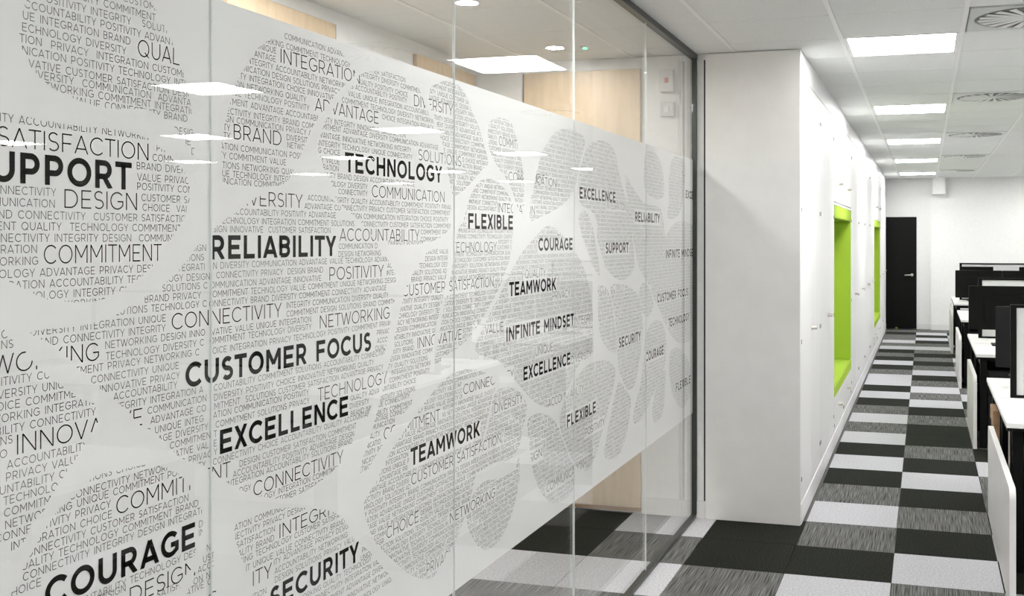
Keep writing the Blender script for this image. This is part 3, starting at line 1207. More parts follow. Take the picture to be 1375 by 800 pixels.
for k, y in enumerate((3.28,)):  # unseen extra panel, added to brighten the passage
    o = dup(pl); o.location = (-2.29, y, CEIL - .0045); del o['group']
    o['label'] = 'added light panel, out of view, that brightens the passage behind the glass'
def make_diffuser(plate, label):
    t = thing('swirl_diffuser', label, 'air vent', (0, 0, CEIL), 'swirl air diffusers beside the aisle lights')
    R = .262; n = 32; v, f = [], []; h = CT / 2 - .014; cx = CT / 2
    for k in range(n):
        a = 2 * math.pi * k / n; c_, s_ = math.cos(a), math.sin(a); q = h / max(abs(c_), abs(s_))
        v += [(cx + R * c_, cx + R * s_, -.004), (cx + q * c_, cx + q * s_, -.004), (cx + R * c_, cx + R * s_, .02)]
    for k in range(n):
        a, b_ = 3 * k, 3 * ((k + 1) % n); f += [(a, b_, b_ + 1, a + 1), (a, a + 2, b_ + 2, b_)]
    mesh_obj('face_plate', mesh_data('face_plate', v, f, [plate]), t)
    bm = bmesh.new(); e0, e1 = .0125, CT - .0125
    for q4 in ((e0, e1, e0, e0 + .006), (e0, e1, e1 - .006, e1), (e0, e0 + .006, e0 + .006, e1 - .006), (e1 - .006, e1, e0 + .006, e1 - .006)): add_box(bm, *q4, -.004, .02)
    bm_obj('rim', bm, plate, t)
    cyl('plenum', M['duct'], (cx, cx, .003), (cx, cx, .012), .261, t, 32)
    cyl('hub', M['vane'], (cx, cx, -.006), (cx, cx, .02), .035, t, 20)
    nb = 20
    bm = bmesh.new()
    r0, r1 = .034, .238
    vs = [bm.verts.new(p) for p in ((r0, -.004, -.004), (r1, .030, -.008), (r1, .066, -.006), (r0, .005, -.002),
                                    (r0, -.004, -.002), (r1, .030, -.006), (r1, .066, -.004), (r0, .005, .000))]
    for q in ((0, 1, 2, 3), (7, 6, 5, 4), (0, 4, 5, 1), (1, 5, 6, 2), (2, 6, 7, 3), (3, 7, 4, 0)): bm.faces.new([vs[z] for z in q])
    me = bpy.data.meshes.new('blade'); bm.to_mesh(me); bm.free(); me.materials.append(M['vane'])
    for k in range(nb):
        o = mesh_obj('blade', me, t); o.location = (cx, cx, 0); o.rotation_euler = (0, 0, 2 * math.pi * k / nb)
    return t
dl = ['grey square swirl diffuser at the top edge, nearest of the ceiling vents', 'second swirl diffuser, just past the largest light panel, white plate',
      'third swirl diffuser along the ceiling', 'fourth swirl diffuser along the ceiling, thin in perspective', 'farthest swirl diffuser, near the far wall']
for k, (i, j) in enumerate(DIFF):
    o = make_diffuser(M['plate'] if k == 0 else M['platew'], dl[k]); o.location = (CX + CT * i, CY + CT * j, CEIL)
    o['label'] = dl[k]

# downlights and detector over the passage behind the glass
for k, y in enumerate((5.66, 4.46, 3.26, 2.06)):
    t = thing('downlight', ('round downlight in the passage ceiling behind the glass, nearest the end wall', 'round downlight in the passage ceiling at the top edge, behind the glass',
              'third round downlight from the end wall in the passage ceiling', 'fourth round downlight from the end wall in the passage ceiling')[k], 'downlight', (-1.985, y, CEIL), 'downlights of the passage behind the glass')
    bm = bmesh.new()
    for q in range(24):
        pass
    bmesh.ops.create_cone(bm, cap_ends=False, segments=24, radius1=.052, radius2=.042, depth=.006, matrix=Matrix.Translation((0, 0, -.003)))
    bm_obj('bezel', bm, M['grid'], t)
    cyl('lens', M['spot'], (0, 0, -.0035), (0, 0, -.001), .042, t, 24)
t = thing('motion_sensor', 'small ceiling sensor with a green light, behind the glass', 'sensor', (-1.815, 5.68, CEIL))
cyl('sensor_base', M['whitep'], (0, 0, -.010), (0, 0, 0), .026, t, 20, .03)
cyl('green_light', M['green'], (0, 0, -.014), (0, 0, -.010), .011, t, 12)

# ------------------------------------------------------------------ storage wall along the aisle
FX = -.676; BX = -1.285; TH = .018
struct(box('trim_5', M['cab'], BX, FX + .001, 6.115, 19.62, 2.545, CEIL + .04))     # filler above the cupboards
def knob(parent, y, z):
    bm = bmesh.new(); add_cyl(bm, (FX, y, z), (FX + .034, y, z), .0115, 12)
    add_cyl(bm, (FX, y, z), (FX + .004, y, z), .015, 12)
    return bm_obj('knob', bm, M['chrome'], parent)
def lockpin(parent, y, z):
    return box('hinge_cover', M['alu'], FX, FX + .0025, y - .004, y + .004, z - .013, z + .013, parent)
def cabinet(y0, y1, label, end=False, knobs=True):
    t = thing('storage_cabinet', label, 'cupboard', (0, 0, 0), 'tall white cupboards of the storage wall')
    bm = bmesh.new()
    add_box(bm, BX, FX - TH - .002, y0 + .0005, y0 + .018, .10, 2.54); add_box(bm, BX, FX - TH - .002, y1 - .018, y1 - .0005, .10, 2.54)
    add_box(bm, BX, BX + .01, y0 + .018, y1 - .018, .10, 2.54); add_box(bm, BX, FX - TH - .002, y0 + .018, y1 - .018, .10, .118)
    add_box(bm, BX, FX - TH - .002, y0 + .018, y1 - .018, 2.52, 2.54)
    bm_obj('carcass', bm, M['cab'], t)
    box('plinth', M['cab'], FX - .03, FX + .004, y0 + .0005, y1 - .0005, 0, .114, t, .001)
    ym = (y0 + y1) / 2
    for a, b_, side in ((y0, ym, 0), (ym, y1, 1)):
        dr = box('door', M['cab'], FX - TH, FX, a + .0015, b_ - .0015, .120, 2.540, t, .001)
        if side: knob(dr, ym + .022, 1.065)
        hy = a + .03 if side == 0 else b_ - .03
        for z in (.25, 1.03, 1.78, 2.38): lockpin(dr, hy, z)
    if end:
        box('end_panel', M['panel'], -1.2185, FX, 6.088, 6.1135, 0, CEIL - .0045, t, .0015)
    return t
def niche(y0, y1, label):
    t = thing('seating_niche', label, 'seating nook', (0, 0, 0), 'lime green window-seat nooks in the storage wall')
    bm = bmesh.new()
    add_box(bm, BX, FX - .001, y0 + .0005, y0 + .016, .10, 2.54); add_box(bm, BX, FX - .001, y1 - .016, y1 - .0005, .10, 2.54)
    add_box(bm, BX, BX + .01, y0 + .016, y1 - .016, .10, 2.54)
    add_box(bm, BX, FX - TH - .002, y0 + .016, y1 - .016, .10, .118); add_box(bm, BX, FX, y0 + .016, y1 - .016, 1.880, 1.896)
    add_box(bm, BX, FX, y0 + .016, y1 - .016, .368, .382)
    bm_obj('carcass', bm, M['cab'], t)
    box('plinth', M['cab'], FX - .03, FX + .004, y0 + .0005, y1 - .0005, 0, .114, t, .001)
    a, b_ = y0 + .017, y1 - .017; ym = (y0 + y1) / 2
    box('back_cushion', M['lime'], BX + .012, BX + .05, a + .031, b_ - .031, .475, 1.775, t, .006, 2)
    box('side_cushion', M['lime'], BX + .012, FX - .002, a, a + .03, .475, 1.775, t, .005, 2)
    box('side_cushion', M['lime'], BX + .012, FX - .002, b_ - .03, b_, .475, 1.775, t, .005, 2)
    box('top_cushion', M['lime'], BX + .012, FX + .001, a, b_, 1.776, 1.879, t, .006, 2)
    box('seat_cushion', M['lime'], BX + .012, FX + .002, a, b_, .383, .474, t, .008, 2)
    for p, q in ((y0, ym), (ym, y1)):
        fl = box('flap_door', M['cab'], FX - TH, FX, p + .0015, q - .0015, 1.905, 2.540, t, .001)
        knob(fl, (p + q) / 2 + .03, 2.06)
        dr = box('drawer', M['cab'], FX - TH, FX, p + .0015, q - .0015, .120, .364, t, .001)
        knob(dr, (p + q) / 2 - .02, .275)
        for yy in (p + .03, q - .03): lockpin(dr, yy, .17)
    return t
cabinet(6.1145, 7.28, 'nearest tall white two-door cupboard, with the broad end panel beside the glass', True)
cabinet(7.28, 8.41, 'tall white two-door cupboard just before the first green nook')
niche(8.41, 10.40, 'nearer and larger lime green seating nook in the white storage wall')
lab = ['tall white cupboard directly beyond the first green nook', 'second tall white cupboard between the two green nooks', 'third tall white cupboard between the two green nooks',
       'tall white cupboard directly before the far green nook']
for k in range(4): cabinet(10.40 + 1.175 * k, 10.40 + 1.175 * (k + 1), lab[k])
niche(15.10, 17.15, 'farther and narrower-looking lime green seating nook in the storage wall')
cabinet(17.15, 18.38, 'tall white cupboard directly beyond the far green nook')
cabinet(18.38, 19.61, 'last tall white cupboard, beside the black door')

# ------------------------------------------------------------------ glass partition with printed film
t_glass = thing('glass_partition', 'full-height frameless glass partition with a white film band of printed words', 'glass wall', (0, 0, 0))
GXF, GXB = -1.288, -1.298
joints = [-1.56, -.46, .63, 1.723, 2.81, 3.90, 5.0, 6.085]
for a, b_ in zip(joints[:-1], joints[1:]):
    box('glass_pane', M['glass'], GXB, GXF, a + .001, b_ - .001, .012, 2.665, t_glass)
for y in joints[1:-1]:
    box('joint_strip', M['strip'], GXB + .001, GXF - .0005, y - .0009, y + .0009, .02, 2.656, t_glass)
box('top_rail', M['alu'], -1.306, -1.268, -1.56, 6.109, 2.655, CEIL - .001, t_glass, .001)
box('bottom_rail', M['alu'], -1.303, -1.272, -1.56, 6.109, 0.001, .020, t_glass, .002)
box('end_channel', M['alu'], -1.298, -1.270, 6.086, 6.1085, .020, 2.655, t_glass, .001)
FZ0, FZ1, FY0, FY1 = .607, 2.072, -1.5, 6.083
film = box('privacy_film', M['film'], -1.2930, -1.2926, FY0, FY1, FZ0, FZ1, t_glass)

# ---- single-line capitals drawn as flat strokes (cap height 1)
def arc(cx, cy, rx, ry, a0, a1, n):
    return [(cx + rx * math.cos(math.radians(a0 + (a1 - a0) * k / n)), cy + ry * math.sin(math.radians(a0 + (a1 - a0) * k / n))) for k in range(n + 1)]
def glyph(ch, w, n=1):
    h = w / 2; t, b = 1 - h, h
    q = lambda k: max(2, int(k * n))
    if ch == 'A': W = .88; x = h * 1.0; yb = .27; f = (yb) * .5 / 1.0; return W + w * .5, [[(x, -h * .3), ((W + w * .5) / 2, 1 - h * .4), (W + w * .5 - x, -h * .3)], [(x + (W / 2) * yb, yb), (W + w * .5 - x - (W / 2) * yb, yb)]]
    if ch == 'B': W = .66 + w * .4; m = .52; return W, [[(h, b), (h, t), (W * .52, t)] + arc(W * .52, (t + m) / 2, W * .40 - h * .5, (t - m) / 2, 90, -90, q(6))[1:] + [(h, m)], [(W * .5, m)] + arc(W * .54, (m + b) / 2, W * .46 - h, (m - b) / 2, 90, -90, q(6)) + [(h, b)]]
    if ch == 'C': W = .90; return W, [arc(.5 + w * .1, .5, .5 + w * .1 - h, .5 - h, 42, 318, q(12))]
    if ch == 'D': W = .86 + w * .2; r = .5 - h; return W, [[(h, b), (h, t), (W - .5, t)] + arc(W - .5, .5, .5 - h, r, 90, -90, q(9))[1:-1] + [(W - .5, b), (h, b)]]
    if ch == 'E': W = .62 + w * .6; return W, [[(W, t), (h, t), (h, b), (W, b)], [(h, .5), (W - .07, .5)]]
    if ch == 'F': W = .60 + w * .6; return W, [[(W, t), (h, t), (h, 0)], [(h, .48), (W - .06, .48)]]
    if ch == 'G': W = .94; return W, [arc(.5, .5, .5 - h, .5 - h, 42, 308, q(12)) + [(W - h, .24), (W - h, .46), (.52, .46)]]
    if ch == 'H': W = .78 + w * .3; return W, [[(h, 0), (h, 1)], [(W - h, 0), (W - h, 1)], [(h, .5), (W - h, .5)]]
    if ch == 'I': return w, [[(h, 0), (h, 1)]]
    if ch == 'J': W = .55; return W, [[(W - h, 1), (W - h, .3)] + arc(W / 2, .3, W / 2 - h, .3 - h, 0, -140, q(6))]
    if ch == 'K': W = .74 + w * .5; return W, [[(h, 0), (h, 1)], [(h, .30), (W - h, 1 + h * .3)], [(W * .36, .52), (W - h * .6, -h * .3)]]
    if ch == 'L': W = .58 + w * .5; return W, [[(h, 1), (h, b), (W, b)]]
    if ch == 'M': W = .92 + w * .5; return W, [[(h, 0), (h, 1 - h * .3), (W / 2, .30), (W - h, 1 - h * .3), (W - h, 0)]]
    if ch == 'N': W = .80 + w * .3; return W, [[(h, 0), (h, 1 - h * .3), (W - h, h * .3), (W - h, 1)]]
    if ch == 'O': W = 1.02; return W, [arc(.51, .5, .51 - h, .5 - h, 90, 450, q(16))]
    if ch == 'P': W = .66 + w * .4; m = .40; return W, [[(h, 0), (h, t), (W * .54, t)] + arc(W * .54, (t + m) / 2, W * .46 - h, (t - m) / 2, 90, -90, q(8))[1:] + [(h, m)]]
    if ch == 'Q': W = 1.04; return W, [arc(.51, .5, .51 - h, .5 - h, 90, 450, q(16)), [(.62, .28), (W - h, -.02)]]
    if ch == 'R': W = .70 + w * .4; m = .42; return W, [[(h, 0), (h, t), (W * .52, t)] + arc(W * .52, (t + m) / 2, W * .44 - h, (t - m) / 2, 90, -90, q(8))[1:] + [(h, m)], [(W * .50, m), (W - h * .7, -h * .3)]]
    if ch == 'S':
        W = .66 + w * .2; r1 = (1 - w) / 4; cx = W / 2; rx = W / 2 - h
        return W, [arc(cx, t - r1, rx * .92, r1, 35, 90, q(2)) + arc(cx, t - r1, rx * .92, r1, 90, 250, q(6))[1:] + arc(cx, b + r1, rx, r1, 70, -145, q(7))]
    if ch == 'T': W = .72 + w * .3; return W, [[(0, t), (W, t)], [(W / 2, 0), (W / 2, t)]]
    if ch == 'U': W = .78 + w * .3; r = W / 2 - h; return W, [[(h, 1), (h, .42)] + arc(W / 2, .42, r, .42 - h, 180, 360, q(9))[1:-1] + [(W - h, .42), (W - h, 1)]]
    if ch == 'V': W = .86 + w * .4; return W, [[(h, 1 + h * .3), (W / 2, h * .4), (W - h, 1 + h * .3)]]
    if ch == 'W': W = 1.28 + w * .4; return W, [[(h, 1 + h * .3), (W * .28, h * .3), (W / 2, .96), (W * .72, h * .3), (W - h, 1 + h * .3)]]
    if ch == 'X': W = .74 + w * .5; return W, [[(h, -h * .3), (W - h, 1 + h * .3)], [(h, 1 + h * .3), (W - h, -h * .3)]]
    if ch == 'Y': W = .78 + w * .5; return W, [[(h, 1 + h * .3), (W / 2, .42), (W - h, 1 + h * .3)], [(W / 2, 0), (W / 2, .42)]]
    return .38, []
BEAR = dict(A=.02, V=.02, Y=.02, W=.02, T=.03, X=.03, O=.07, C=.07, G=.07, Q=.07, J=.06, S=.06)
def strip(pl, w, maxlen):
    """stroke polyline -> quads (4x2); sharp corners are cut into separate strokes"""
    for k in range(1, len(pl) - 1):
        a = np.array(pl[k]) - np.array(pl[k - 1]); b_ = np.array(pl[k + 1]) - np.array(pl[k])
        if a.dot(b_) < -.25 * np.linalg.norm(a) * np.linalg.norm(b_):
            return np.concatenate([strip(pl[:k + 1], w, maxlen), strip(pl[k:], w, maxlen)])
    pts = [np.array(pl[0], float)]
    for p in pl[1:]:
        p = np.array(p, float); d = np.linalg.norm(p - pts[-1])
        if d < 1e-6: continue
        k = max(1, int(math.ceil(d / maxlen))); a = pts[-1].copy()
        for z in range(1, k + 1): pts.append(a + (p - a) * z / k)
    P_ = np.array(pts); D = np.diff(P_, axis=0); D /= np.linalg.norm(D, axis=1)[:, None]
    N = np.stack([-D[:, 1], D[:, 0]], 1); m = np.zeros_like(P_); m[0] = N[0]; m[-1] = N[-1]
    closed = np.linalg.norm(P_[0] - P_[-1]) < 1e-4
    for k in range(1, len(P_) - 1):
        s = N[k - 1] + N[k]; d = s.dot(s); m[k] = s * min(2 / max(d, 1e-6), 3.0)
    if closed:
        s = N[0] + N[-1]; m[0] = m[-1] = s * min(2 / s.dot(s), 3)
    A = P_ + m * w / 2; B_ = P_ - m * w / 2
    A[:, 1] = A[:, 1].clip(0, 1); B_[:, 1] = B_[:, 1].clip(0, 1)
    return np.stack([A[:-1], B_[:-1], B_[1:], A[1:]], 1)
_gc = {}
def G(ch, w, fine):
    k = (ch, w, fine)
    if k not in _gc:
        W, st = glyph(ch, w, {0: .7, 1: .7, 2: 2.2}[fine])
        ml = {0: 9, 1: .14, 2: .10}[fine]
        _gc[k] = (W, np.concatenate([strip(s, w, ml) for s in st]) if st else np.zeros((0, 4, 2)))
    return _gc[k]
def layout(text, w, track):
    """x offset of each character in cap units, total width"""
    x = 0; out = []; prev = None
    for i, ch in enumerate(text):
        W = G(ch, w, 0)[0]
        if i: x += track * .5 + BEAR.get(ch, .10)
        out.append((ch, x, W)); x += W + BEAR.get(ch, .10)
    return out, x - BEAR.get(text[-1], .10) if text else 0
# label raster of the printed cells (1 mm)
R_ = .001
NX_, NZ_ = int((FY1 - FY0) / R_) + 2, int((FZ1 - FZ0) / R_) + 2
LAB = np.zeros((NZ_, NX_), np.uint8); EXC = np.zeros((NZ_, NX_), bool)
def smooth(pts, n=5):
    P_ = np.array(pts); out = []
    L = len(P_)
    for k in range(L):
        a, b_, c_, d_ = P_[k - 1], P_[k], P_[(k + 1) % L], P_[(k + 2) % L]
        for z in range(n):
            u = z / n; out.append(.5 * ((2 * b_) + (-a + c_) * u + (2 * a - 5 * b_ + 4 * c_ - d_) * u * u + (-a + 3 * b_ - 3 * c_ + d_) * u ** 3))
    return np.array(out)
def raster(pts, val):
    P_ = smooth(pts)
    xs = (P_[:, 0] - FY0) / R_; zs = (P_[:, 1] - FZ0) / R_
    x0, x1 = int(max(0, xs.min())), int(min(NX_ - 1, xs.max() + 1)); z0, z1 = int(max(4, zs.min())), int(min(NZ_ - 5, zs.max() + 1))
    if x1 <= x0 or z1 <= z0: return
    X = np.arange(x0, x1); ins = np.zeros((z1 - z0, x1 - x0), bool)
    for zi in range(z0, z1):
        c = []
        a = zs; b_ = np.roll(zs, -1); ax = xs; bx = np.roll(xs, -1)
        cr = (a > zi) != (b_ > zi)
        c = np.sort(ax[cr] + (zi - a[cr]) / (b_[cr] - a[cr]) * (bx[cr] - ax[cr]))
        for p in range(0, len(c) - 1, 2): ins[zi - z0, max(0, int(c[p]) - x0):max(0, int(c[p + 1]) - x0)] = True
    sub = LAB[z0:z1, x0:x1]; sub[ins & (sub == 0)] = val
for bid, pts in BLOBS.items(): raster(pts, bid)
def extra_blobs():
    # cells of the same print beyond the left edge of the view
    random.seed(4)
    for k, (cy, cz, ry, rz) in enumerate(((.72, 1.28, .30, .22), (.35, 1.82, .26, .19), (.62, .86, .28, .17), (.02, 1.32, .25, .24), (-.35, 1.80, .28, .20), (-.05, .86, .30, .18), (-.75, 1.25, .33, .24), (-1.15, 1.78, .25, .20), (-1.15, .88, .25, .18))):
        raster([(cy + ry * (1 + .1 * math.sin(3 * a + k)) * math.cos(a), cz + rz * (1 + .1 * math.cos(2 * a + k)) * math.sin(a)) for a in [q * 2 * math.pi / 14 for q in range(14)]], 60 + k)
extra_blobs()
for _ in range(2):                                  # thin every cell by 2 mm so the pale channels stay open
    keep = LAB.copy()
    for ax in (0, 1):
        for sh in (-1, 1): keep[np.roll(LAB, sh, ax) != LAB] = 0
    LAB = keep
TB = set(a[3] for a in SMALL)
def idx(y, z):
    return (np.clip(((z - FZ0) / R_).astype(int), 0, NZ_ - 1), np.clip(((y - FY0) / R_).astype(int), 0, NX_ - 1))
class Quads:
    def __init__(s): s.q = []
    def add(s, q): s.q.append(q)
    def build(s, name, x, m, parent):
        if not s.q: return None
        q = np.concatenate(s.q); n = len(q); v = np.zeros((n * 4, 3), np.float32)
        v[:, 0] = x; v[:, 1:] = q.reshape(-1, 2)
        me = bpy.data.meshes.new(name); me.vertices.add(n * 4); me.vertices.foreach_set('co', v.ravel())
        me.loops.add(n * 4); me.loops.foreach_set('vertex_index', np.arange(n * 4, dtype=np.int32))
        me.polygons.add(n); me.polygons.foreach_set('loop_start', np.arange(0, n * 4, 4, dtype=np.int32))
        me.polygons.foreach_set('loop_total', np.full(n, 4, np.int32)); me.update(); me.validate()
        me.materials.append(m); return mesh_obj(name, me, parent)
def place_text(Q, text, y, z, cap, w, track, sx=1, ok=None, exc=False, fine=0, clip=True):
    out, tot = layout(text, w, track)
    lo, hi = FY0 + .002, FY1 - .002
    for ch, x, W in out:
        if ch == ' ': continue
        gx = y + x * cap * sx
        if gx > hi or gx + W * cap * sx < lo: continue
        cx, cz = np.array([gx, gx + W * cap * sx, gx, gx + W * cap * sx, gx + W * cap * sx / 2]), np.array([z, z, z + cap, z + cap, z + cap / 2])
        if exc and EXC[idx(cx, cz)].any(): continue
        if clip:
            r = ok(LAB[idx(cx, cz)])
            full = r.all()
            if not r.any() and cap < .02: continue
            q = G(ch, w, fine if full else max(1, fine))[1]
        else: full = True; q = G(ch, w, fine)[1]
        q = q * np.array([cap * sx, cap]) + np.array([gx, z])
        c_ = q.mean(1)
        keep = (c_[:, 0] > lo) & (c_[:, 0] < hi) & (c_[:, 1] > FZ0 + .003) & (c_[:, 1] < FZ1 - .003)
        if not full: keep &= ok(LAB[idx(c_[:, 0], c_[:, 1])])
        if keep.any(): Q.add(q[keep])
def anchored(text, y, cap, w, track, y1, sx):
    pre, post = text.split('|'); full = pre + post
    out, tot = layout(full, w, track); xa = out[len(pre)][1]
    if y1: sx = (y1 - y) / ((tot - xa) * cap)
    return full, y - xa * cap * sx, sx, tot * cap * sx
BCAP, MCAP, SCAP = .0462, .0295, .0126
BW, MW, SW = .20, .074, .085
for (t, y, z, y1) in BOLD:
    full, ys, sx, wd = anchored(t, y, BCAP, BW, .0, y1, 1)
    Q = Quads(); place_text(Q, full, ys, z, BCAP, BW, .0, sx, fine=2, clip=False)
    Q.build('bold_word', -1.2920, M['letter'], film)
    i0, j0 = idx(np.array([ys - .006]), np.array([z + .003])); i1, j1 = idx(np.array([ys + wd + .006]), np.array([z + BCAP - .003]))
    EXC[i0[0]:i1[0], j0[0]:j1[0]] = True
anyc = lambda l: l > 0
for (t, y, z, y1) in MED:
    full, ys, sx, wd = anchored(t, y, MCAP, MW, .06, y1, .93)
    Q = Quads(); place_text(Q, full, ys, z, MCAP, MW, .06, sx, ok=anyc, fine=2)
    Q.build('large_word', -1.2921, M['letter'], film)
    i0, j0 = idx(np.array([ys - .004]), np.array([z + .003])); i1, j1 = idx(np.array([ys + wd + .004]), np.array([z + MCAP - .003]))
    EXC[i0[0]:i1[0], j0[0]:j1[0]] = True
QS = Quads()
SSX = 1.0
for (y, z, t, bid) in SMALL:
    full, ys, sx, wd = anchored(t, y, SCAP, SW, .10, 0, SSX)
    place_text(QS, full, ys, z, SCAP, SW, .10, SSX, ok=lambda l, b=bid: l == b, exc=True)
# remaining cells: rows of words on a regular pitch
WORDS = 'ACCOUNTABILITY NETWORKING TECHNOLOGY INTEGRATION BRAND PRIVACY CONNECTIVITY DESIGN VALUE COMMITMENT INNOVATIVE CUSTOMER SATISFACTION DIVERSITY UNIQUE POSITIVITY SOLUTIONS QUALITY CHOICE ADVANTAGE INTEGRITY COMMUNICATION'.replace('CUSTOMER SATISFACTION', 'CUSTOMER_SATISFACTION').split()
tb = np.zeros(256, bool); tb[list(TB)] = True
okr = lambda l: (l > 0) & ~tb[l]
random.seed(23)
z = FZ0 + .012
while z < FZ1 - .02:
    words = []; L = 0
    while L < 720:
        wd = random.choice(WORDS).replace('_', ' ')
        if words and words[-1] == wd: continue
        words.append(wd); L += len(wd) + 1
    place_text(QS, ' '.join(words), FY0 - random.random() * .2, z, SCAP, SW, .10, SSX, ok=okr, exc=True)
    z += .0172
stuff(QS.build('small_print', -1.2922, M['letterlight'], film))

# ------------------------------------------------------------------ desks on the right
def desk(x0, x1, y0, y1, label, group, panel=None, pedestal=True):
    t = thing('office_desk', label, 'desk', (x0, y0, 0), group); w, d = x1 - x0, y1 - y0
    box('desk_top', M['desk'], 0, w, 0, d, .705, .730, t, .002)
    box('edge_band', M['black'], .003, w - .003, .003, d - .003, .690, .7045, t)
    for xx in (.03, w - .08):
        for yy in (.04, d - .09): box('leg', M['black'], xx, xx + .05, yy, yy + .05, 0, .69, t, .003)
        box('side_rail', M['black'], xx + .005, xx + .045, .09, d - .09, .63, .689, t)
    box('cross_rail', M['black'], .08, w - .08, d / 2 - .02, d / 2 + .02, .64, .689, t)
    return t
def cable_tube(x, y, label):
    return tag(cyl('cable_tube', M['chrome'], (x, y, .001), (x, y, .689), .007, None, 10), label, 'cable tube')
def pedestal(x, y, d, label):
    t = thing('drawer_pedestal', label, 'drawer unit', (x, y, 0), 'black drawer pedestals under the desks')
    box('body', M['black'], 0, .42, .012, d, .03, .60, t, .003)
    for k in range(3):
        dr = box('drawer_front', M['charcoal'], .003, .417, -.006, .011, .04 + k * .187, .04 + k * .187 + .18, t, .003)
        box('grip', M['alu'], .15, .27, -.012, -.0065, .04 + k * .187 + .15, .04 + k * .187 + .165, dr)
    for xx in (.04, .38):
        for yy in (.05, d - .05): cyl('castor', M['black'], (xx - .012, yy, .0155), (xx + .012, yy, .0155), .0155, t, 12)
    return t
def side_panel(y0, y1, x, top, label):
    """white board with rounded top corners standing at the aisle end of a bench"""
    t = thing('side_panel', label, 'desk end panel', (x, y0, 0), 'white end panels of the desk benches')
    r = .05; L = y1 - y0; pts = [(0, 0)] + [(r - r * math.cos(a), top - r + r * math.sin(a)) for a in [q * math.pi / 16 for q in range(9)]] + [(L - r + r * math.sin(a), top - r + r * math.cos(a)) for a in [q * math.pi / 16 for q in range(9)]] + [(L, 0)]
    bm = bmesh.new(); vs = [bm.verts.new((0, a, b_)) for a, b_ in pts]; f = bm.faces.new(vs)
    e = bmesh.ops.extrude_face_region(bm, geom=[f]); bmesh.ops.translate(bm, verts=[v for v in e['geom'] if isinstance(v, bmesh.types.BMVert)], vec=(.027, 0, 0))
    bmesh.ops.recalc_face_normals(bm, faces=bm.faces)
    bm_obj('board', bm, M['panel'], t)
    for yy in (.25, L - .25): box('fixing_bracket', M['alu'], .0275, .045, yy - .02, yy + .02, top - .15, top - .09, t)
    return t
def screen_divider(x0, x1, y, z1, label, z0=.731):
    t = thing('desk_screen', label, 'desk divider', (x0, y, z0), 'black-framed desk screens')
    w, h = x1 - x0, z1 - z0; f = .032
    bm = bmesh.new()
    for b4 in ((0, f, 0, h), (w - f, w, 0, h), (f, w - f, h - f * .55, h), (f, w - f, 0, f * .5)): add_box(bm, b4[0], b4[1], -.014, .014, b4[2], b4[3])
    bm_obj('frame', bm, M['black'], t)
    box('fabric_panel', M['fabric'], f, w - f, -.008, .008, f * .5, h - f * .55, t)
    return t
def monitor(x, y, z0, w, h, rot, label, standz=.73):
    """x,y = left edge and depth of the screen; back faces the camera"""
    t = thing('monitor', label, 'monitor', (x + w / 2, y, standz), 'black monitors on the desks'); t.rotation_euler = (0, 0, rot)
    bm = bmesh.new(); add_box(bm, -w / 2, w / 2, -.018, .018, z0 - standz, z0 - standz + h, 0, .005, 2); add_box(bm, -w * .3, w * .3, -.034, -.017, z0 - standz + h * .2, z0 - standz + h * .8, 0, .008, 2)
    bm_obj('casing', bm, M['charcoal'] if rot else M['black'], t)
    box('display', M['screen'], -w / 2 + .01, w / 2 - .01, .0185, .020, z0 - standz + .012, z0 - standz + h - .012, t)
    bm = bmesh.new(); add_cyl(bm, (0, -.05, .012), (0, -.05, z0 - standz + h * .55), .018, 12); add_box(bm, -.02, .02, -.055, -.03, z0 - standz + h * .45, z0 - standz + h * .55)
    bm_obj('stand', bm, M['black'], t)
    box('foot', M['black'], -.12, .12, -.14, .06, .001, .012, t, .003)
    return t
BEN = [(5.49, 6.37, 7.24, 'nearest'), (8.70, 9.62, 10.52, 'second'), (12.30, 13.15, 13.95, 'third'), (15.35, 16.30, 17.15, 'farthest'), (2.00, 2.90, 3.78, 'out-of-view')]
for (a, m_, b_, nm) in BEN:
    for q, (x0, x1) in enumerate(((.372, 1.80), (1.803, 3.23))):
        w1 = ('', 'inner ')[q]
        grp = 'desks of the %s bench' % nm
        desk(x0, x1, a, m_ - .012, '%sdesk on the near side of the %s bench, white top' % (w1, nm), grp)
        desk(x0, x1, m_ + .012, b_, '%sdesk on the far side of the %s bench, white top' % (w1, nm), grp)
    pedestal(.458, a + .06, .74, 'black drawer pedestal under the near desk of the %s bench' % nm)
cable_tube(.392, 5.56, 'thin steel cable tube under the nearest desk, behind the white end panel')
side_panel(4.98, 6.67, .350, .525, 'white rounded end panel in the right foreground, nearest to the camera')
side_panel(8.70, 9.95, .350, .56, 'white end panel of the second bench along the aisle')
side_panel(12.15, 13.5, .343, .56, 'white end panel of the third bench along the aisle')
side_panel(15.8, 17.1, .343, .57, 'farthest white end panel along the aisle')
screen_divider(.452, 1.80, 6.372, 1.248, 'pale grey desk screen with black frame at the right edge, nearest one', .731)
screen_divider(.449, 1.80, 10.10, 1.265, 'pale grey black-framed desk screen behind the big black monitor')
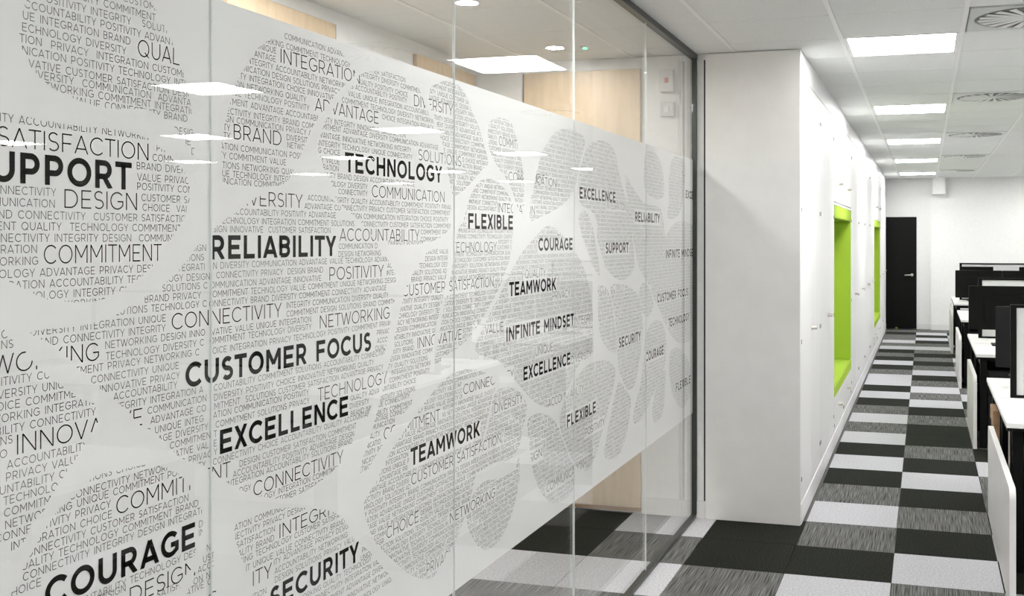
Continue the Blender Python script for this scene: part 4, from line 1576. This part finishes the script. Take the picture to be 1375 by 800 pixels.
screen_divider(.468, 1.80, 16.31, 1.262, 'farthest pale desk screen with thin black frame')
screen_divider(1.82, 3.2, 6.372, 1.248, 'pale grey desk screen on the inner desks of the nearest bench')
screen_divider(1.82, 3.2, 16.31, 1.262, 'pale grey desk screen on the inner desks of the farthest bench')
monitor(.395, 6.72, .855, .56, .36, -.10, 'dark grey turned monitor beside the nearest desk screen')
monitor(.345, 9.50, .855, .60, .365, 0, 'large black monitor in front of the second desk screen')
monitor(.97, 9.50, .855, .60, .365, 0, 'black monitor right of the large one on the second bench')
monitor(.398, 15.85, .785, .62, .385, 0, 'black monitor farthest along the aisle, on the last bench')
monitor(1.02, 15.85, .785, .60, .385, 0, 'second black monitor on the last bench')
monitor(.468, 16.12, .84, .45, .375, 0, 'black monitor showing just above those of the last bench, left one')
monitor(1.26, 16.12, .84, .45, .375, 0, 'black monitor showing just above those of the last bench, right one')
monitor(.62, 12.9, .80, .56, .36, 0, 'black monitor on the third bench, hidden behind the large one')
# things under and on the desks
t = thing('cardboard_box', 'brown cardboard box on the floor under the nearest bench', 'box', (.392, 6.82, 0))
box('carton', M['card'], 0, .33, 0, .28, 0, .50, t, .003)
box('lid', M['card'], -.006, .336, -.006, .286, .501, .585, t, .003)
t = thing('cable_loop', 'curved cable loop at the aisle edge of the farthest desk', 'cable', (.36, 15.42, .70))
bm = bmesh.new(); pr = None
for k in range(9):
    a = math.pi * (.5 + .62 * k / 8); p = (.0 + .035 * math.cos(a), 0, .0 + .035 * math.sin(a) - .004)
    if pr: add_cyl(bm, pr, p, .006, 8)
    pr = p
bm_obj('cable', bm, M['chrome'], t)
t = thing('keyboard', 'white keyboard lying on the far desk of the nearest bench', 'keyboard', (.56, 6.99, .7305))
box('keyboard_base', M['whitep'], 0, .42, 0, .13, 0, .014, t, .003)
bm = bmesh.new()
for r in range(5):
    for k in range(14): add_box(bm, .012 + k * .0285, .012 + k * .0285 + .024, .010 + r * .023, .010 + r * .023 + .019, .0142, .019)
stuff(bm_obj('keys', bm, M['grid'], t))
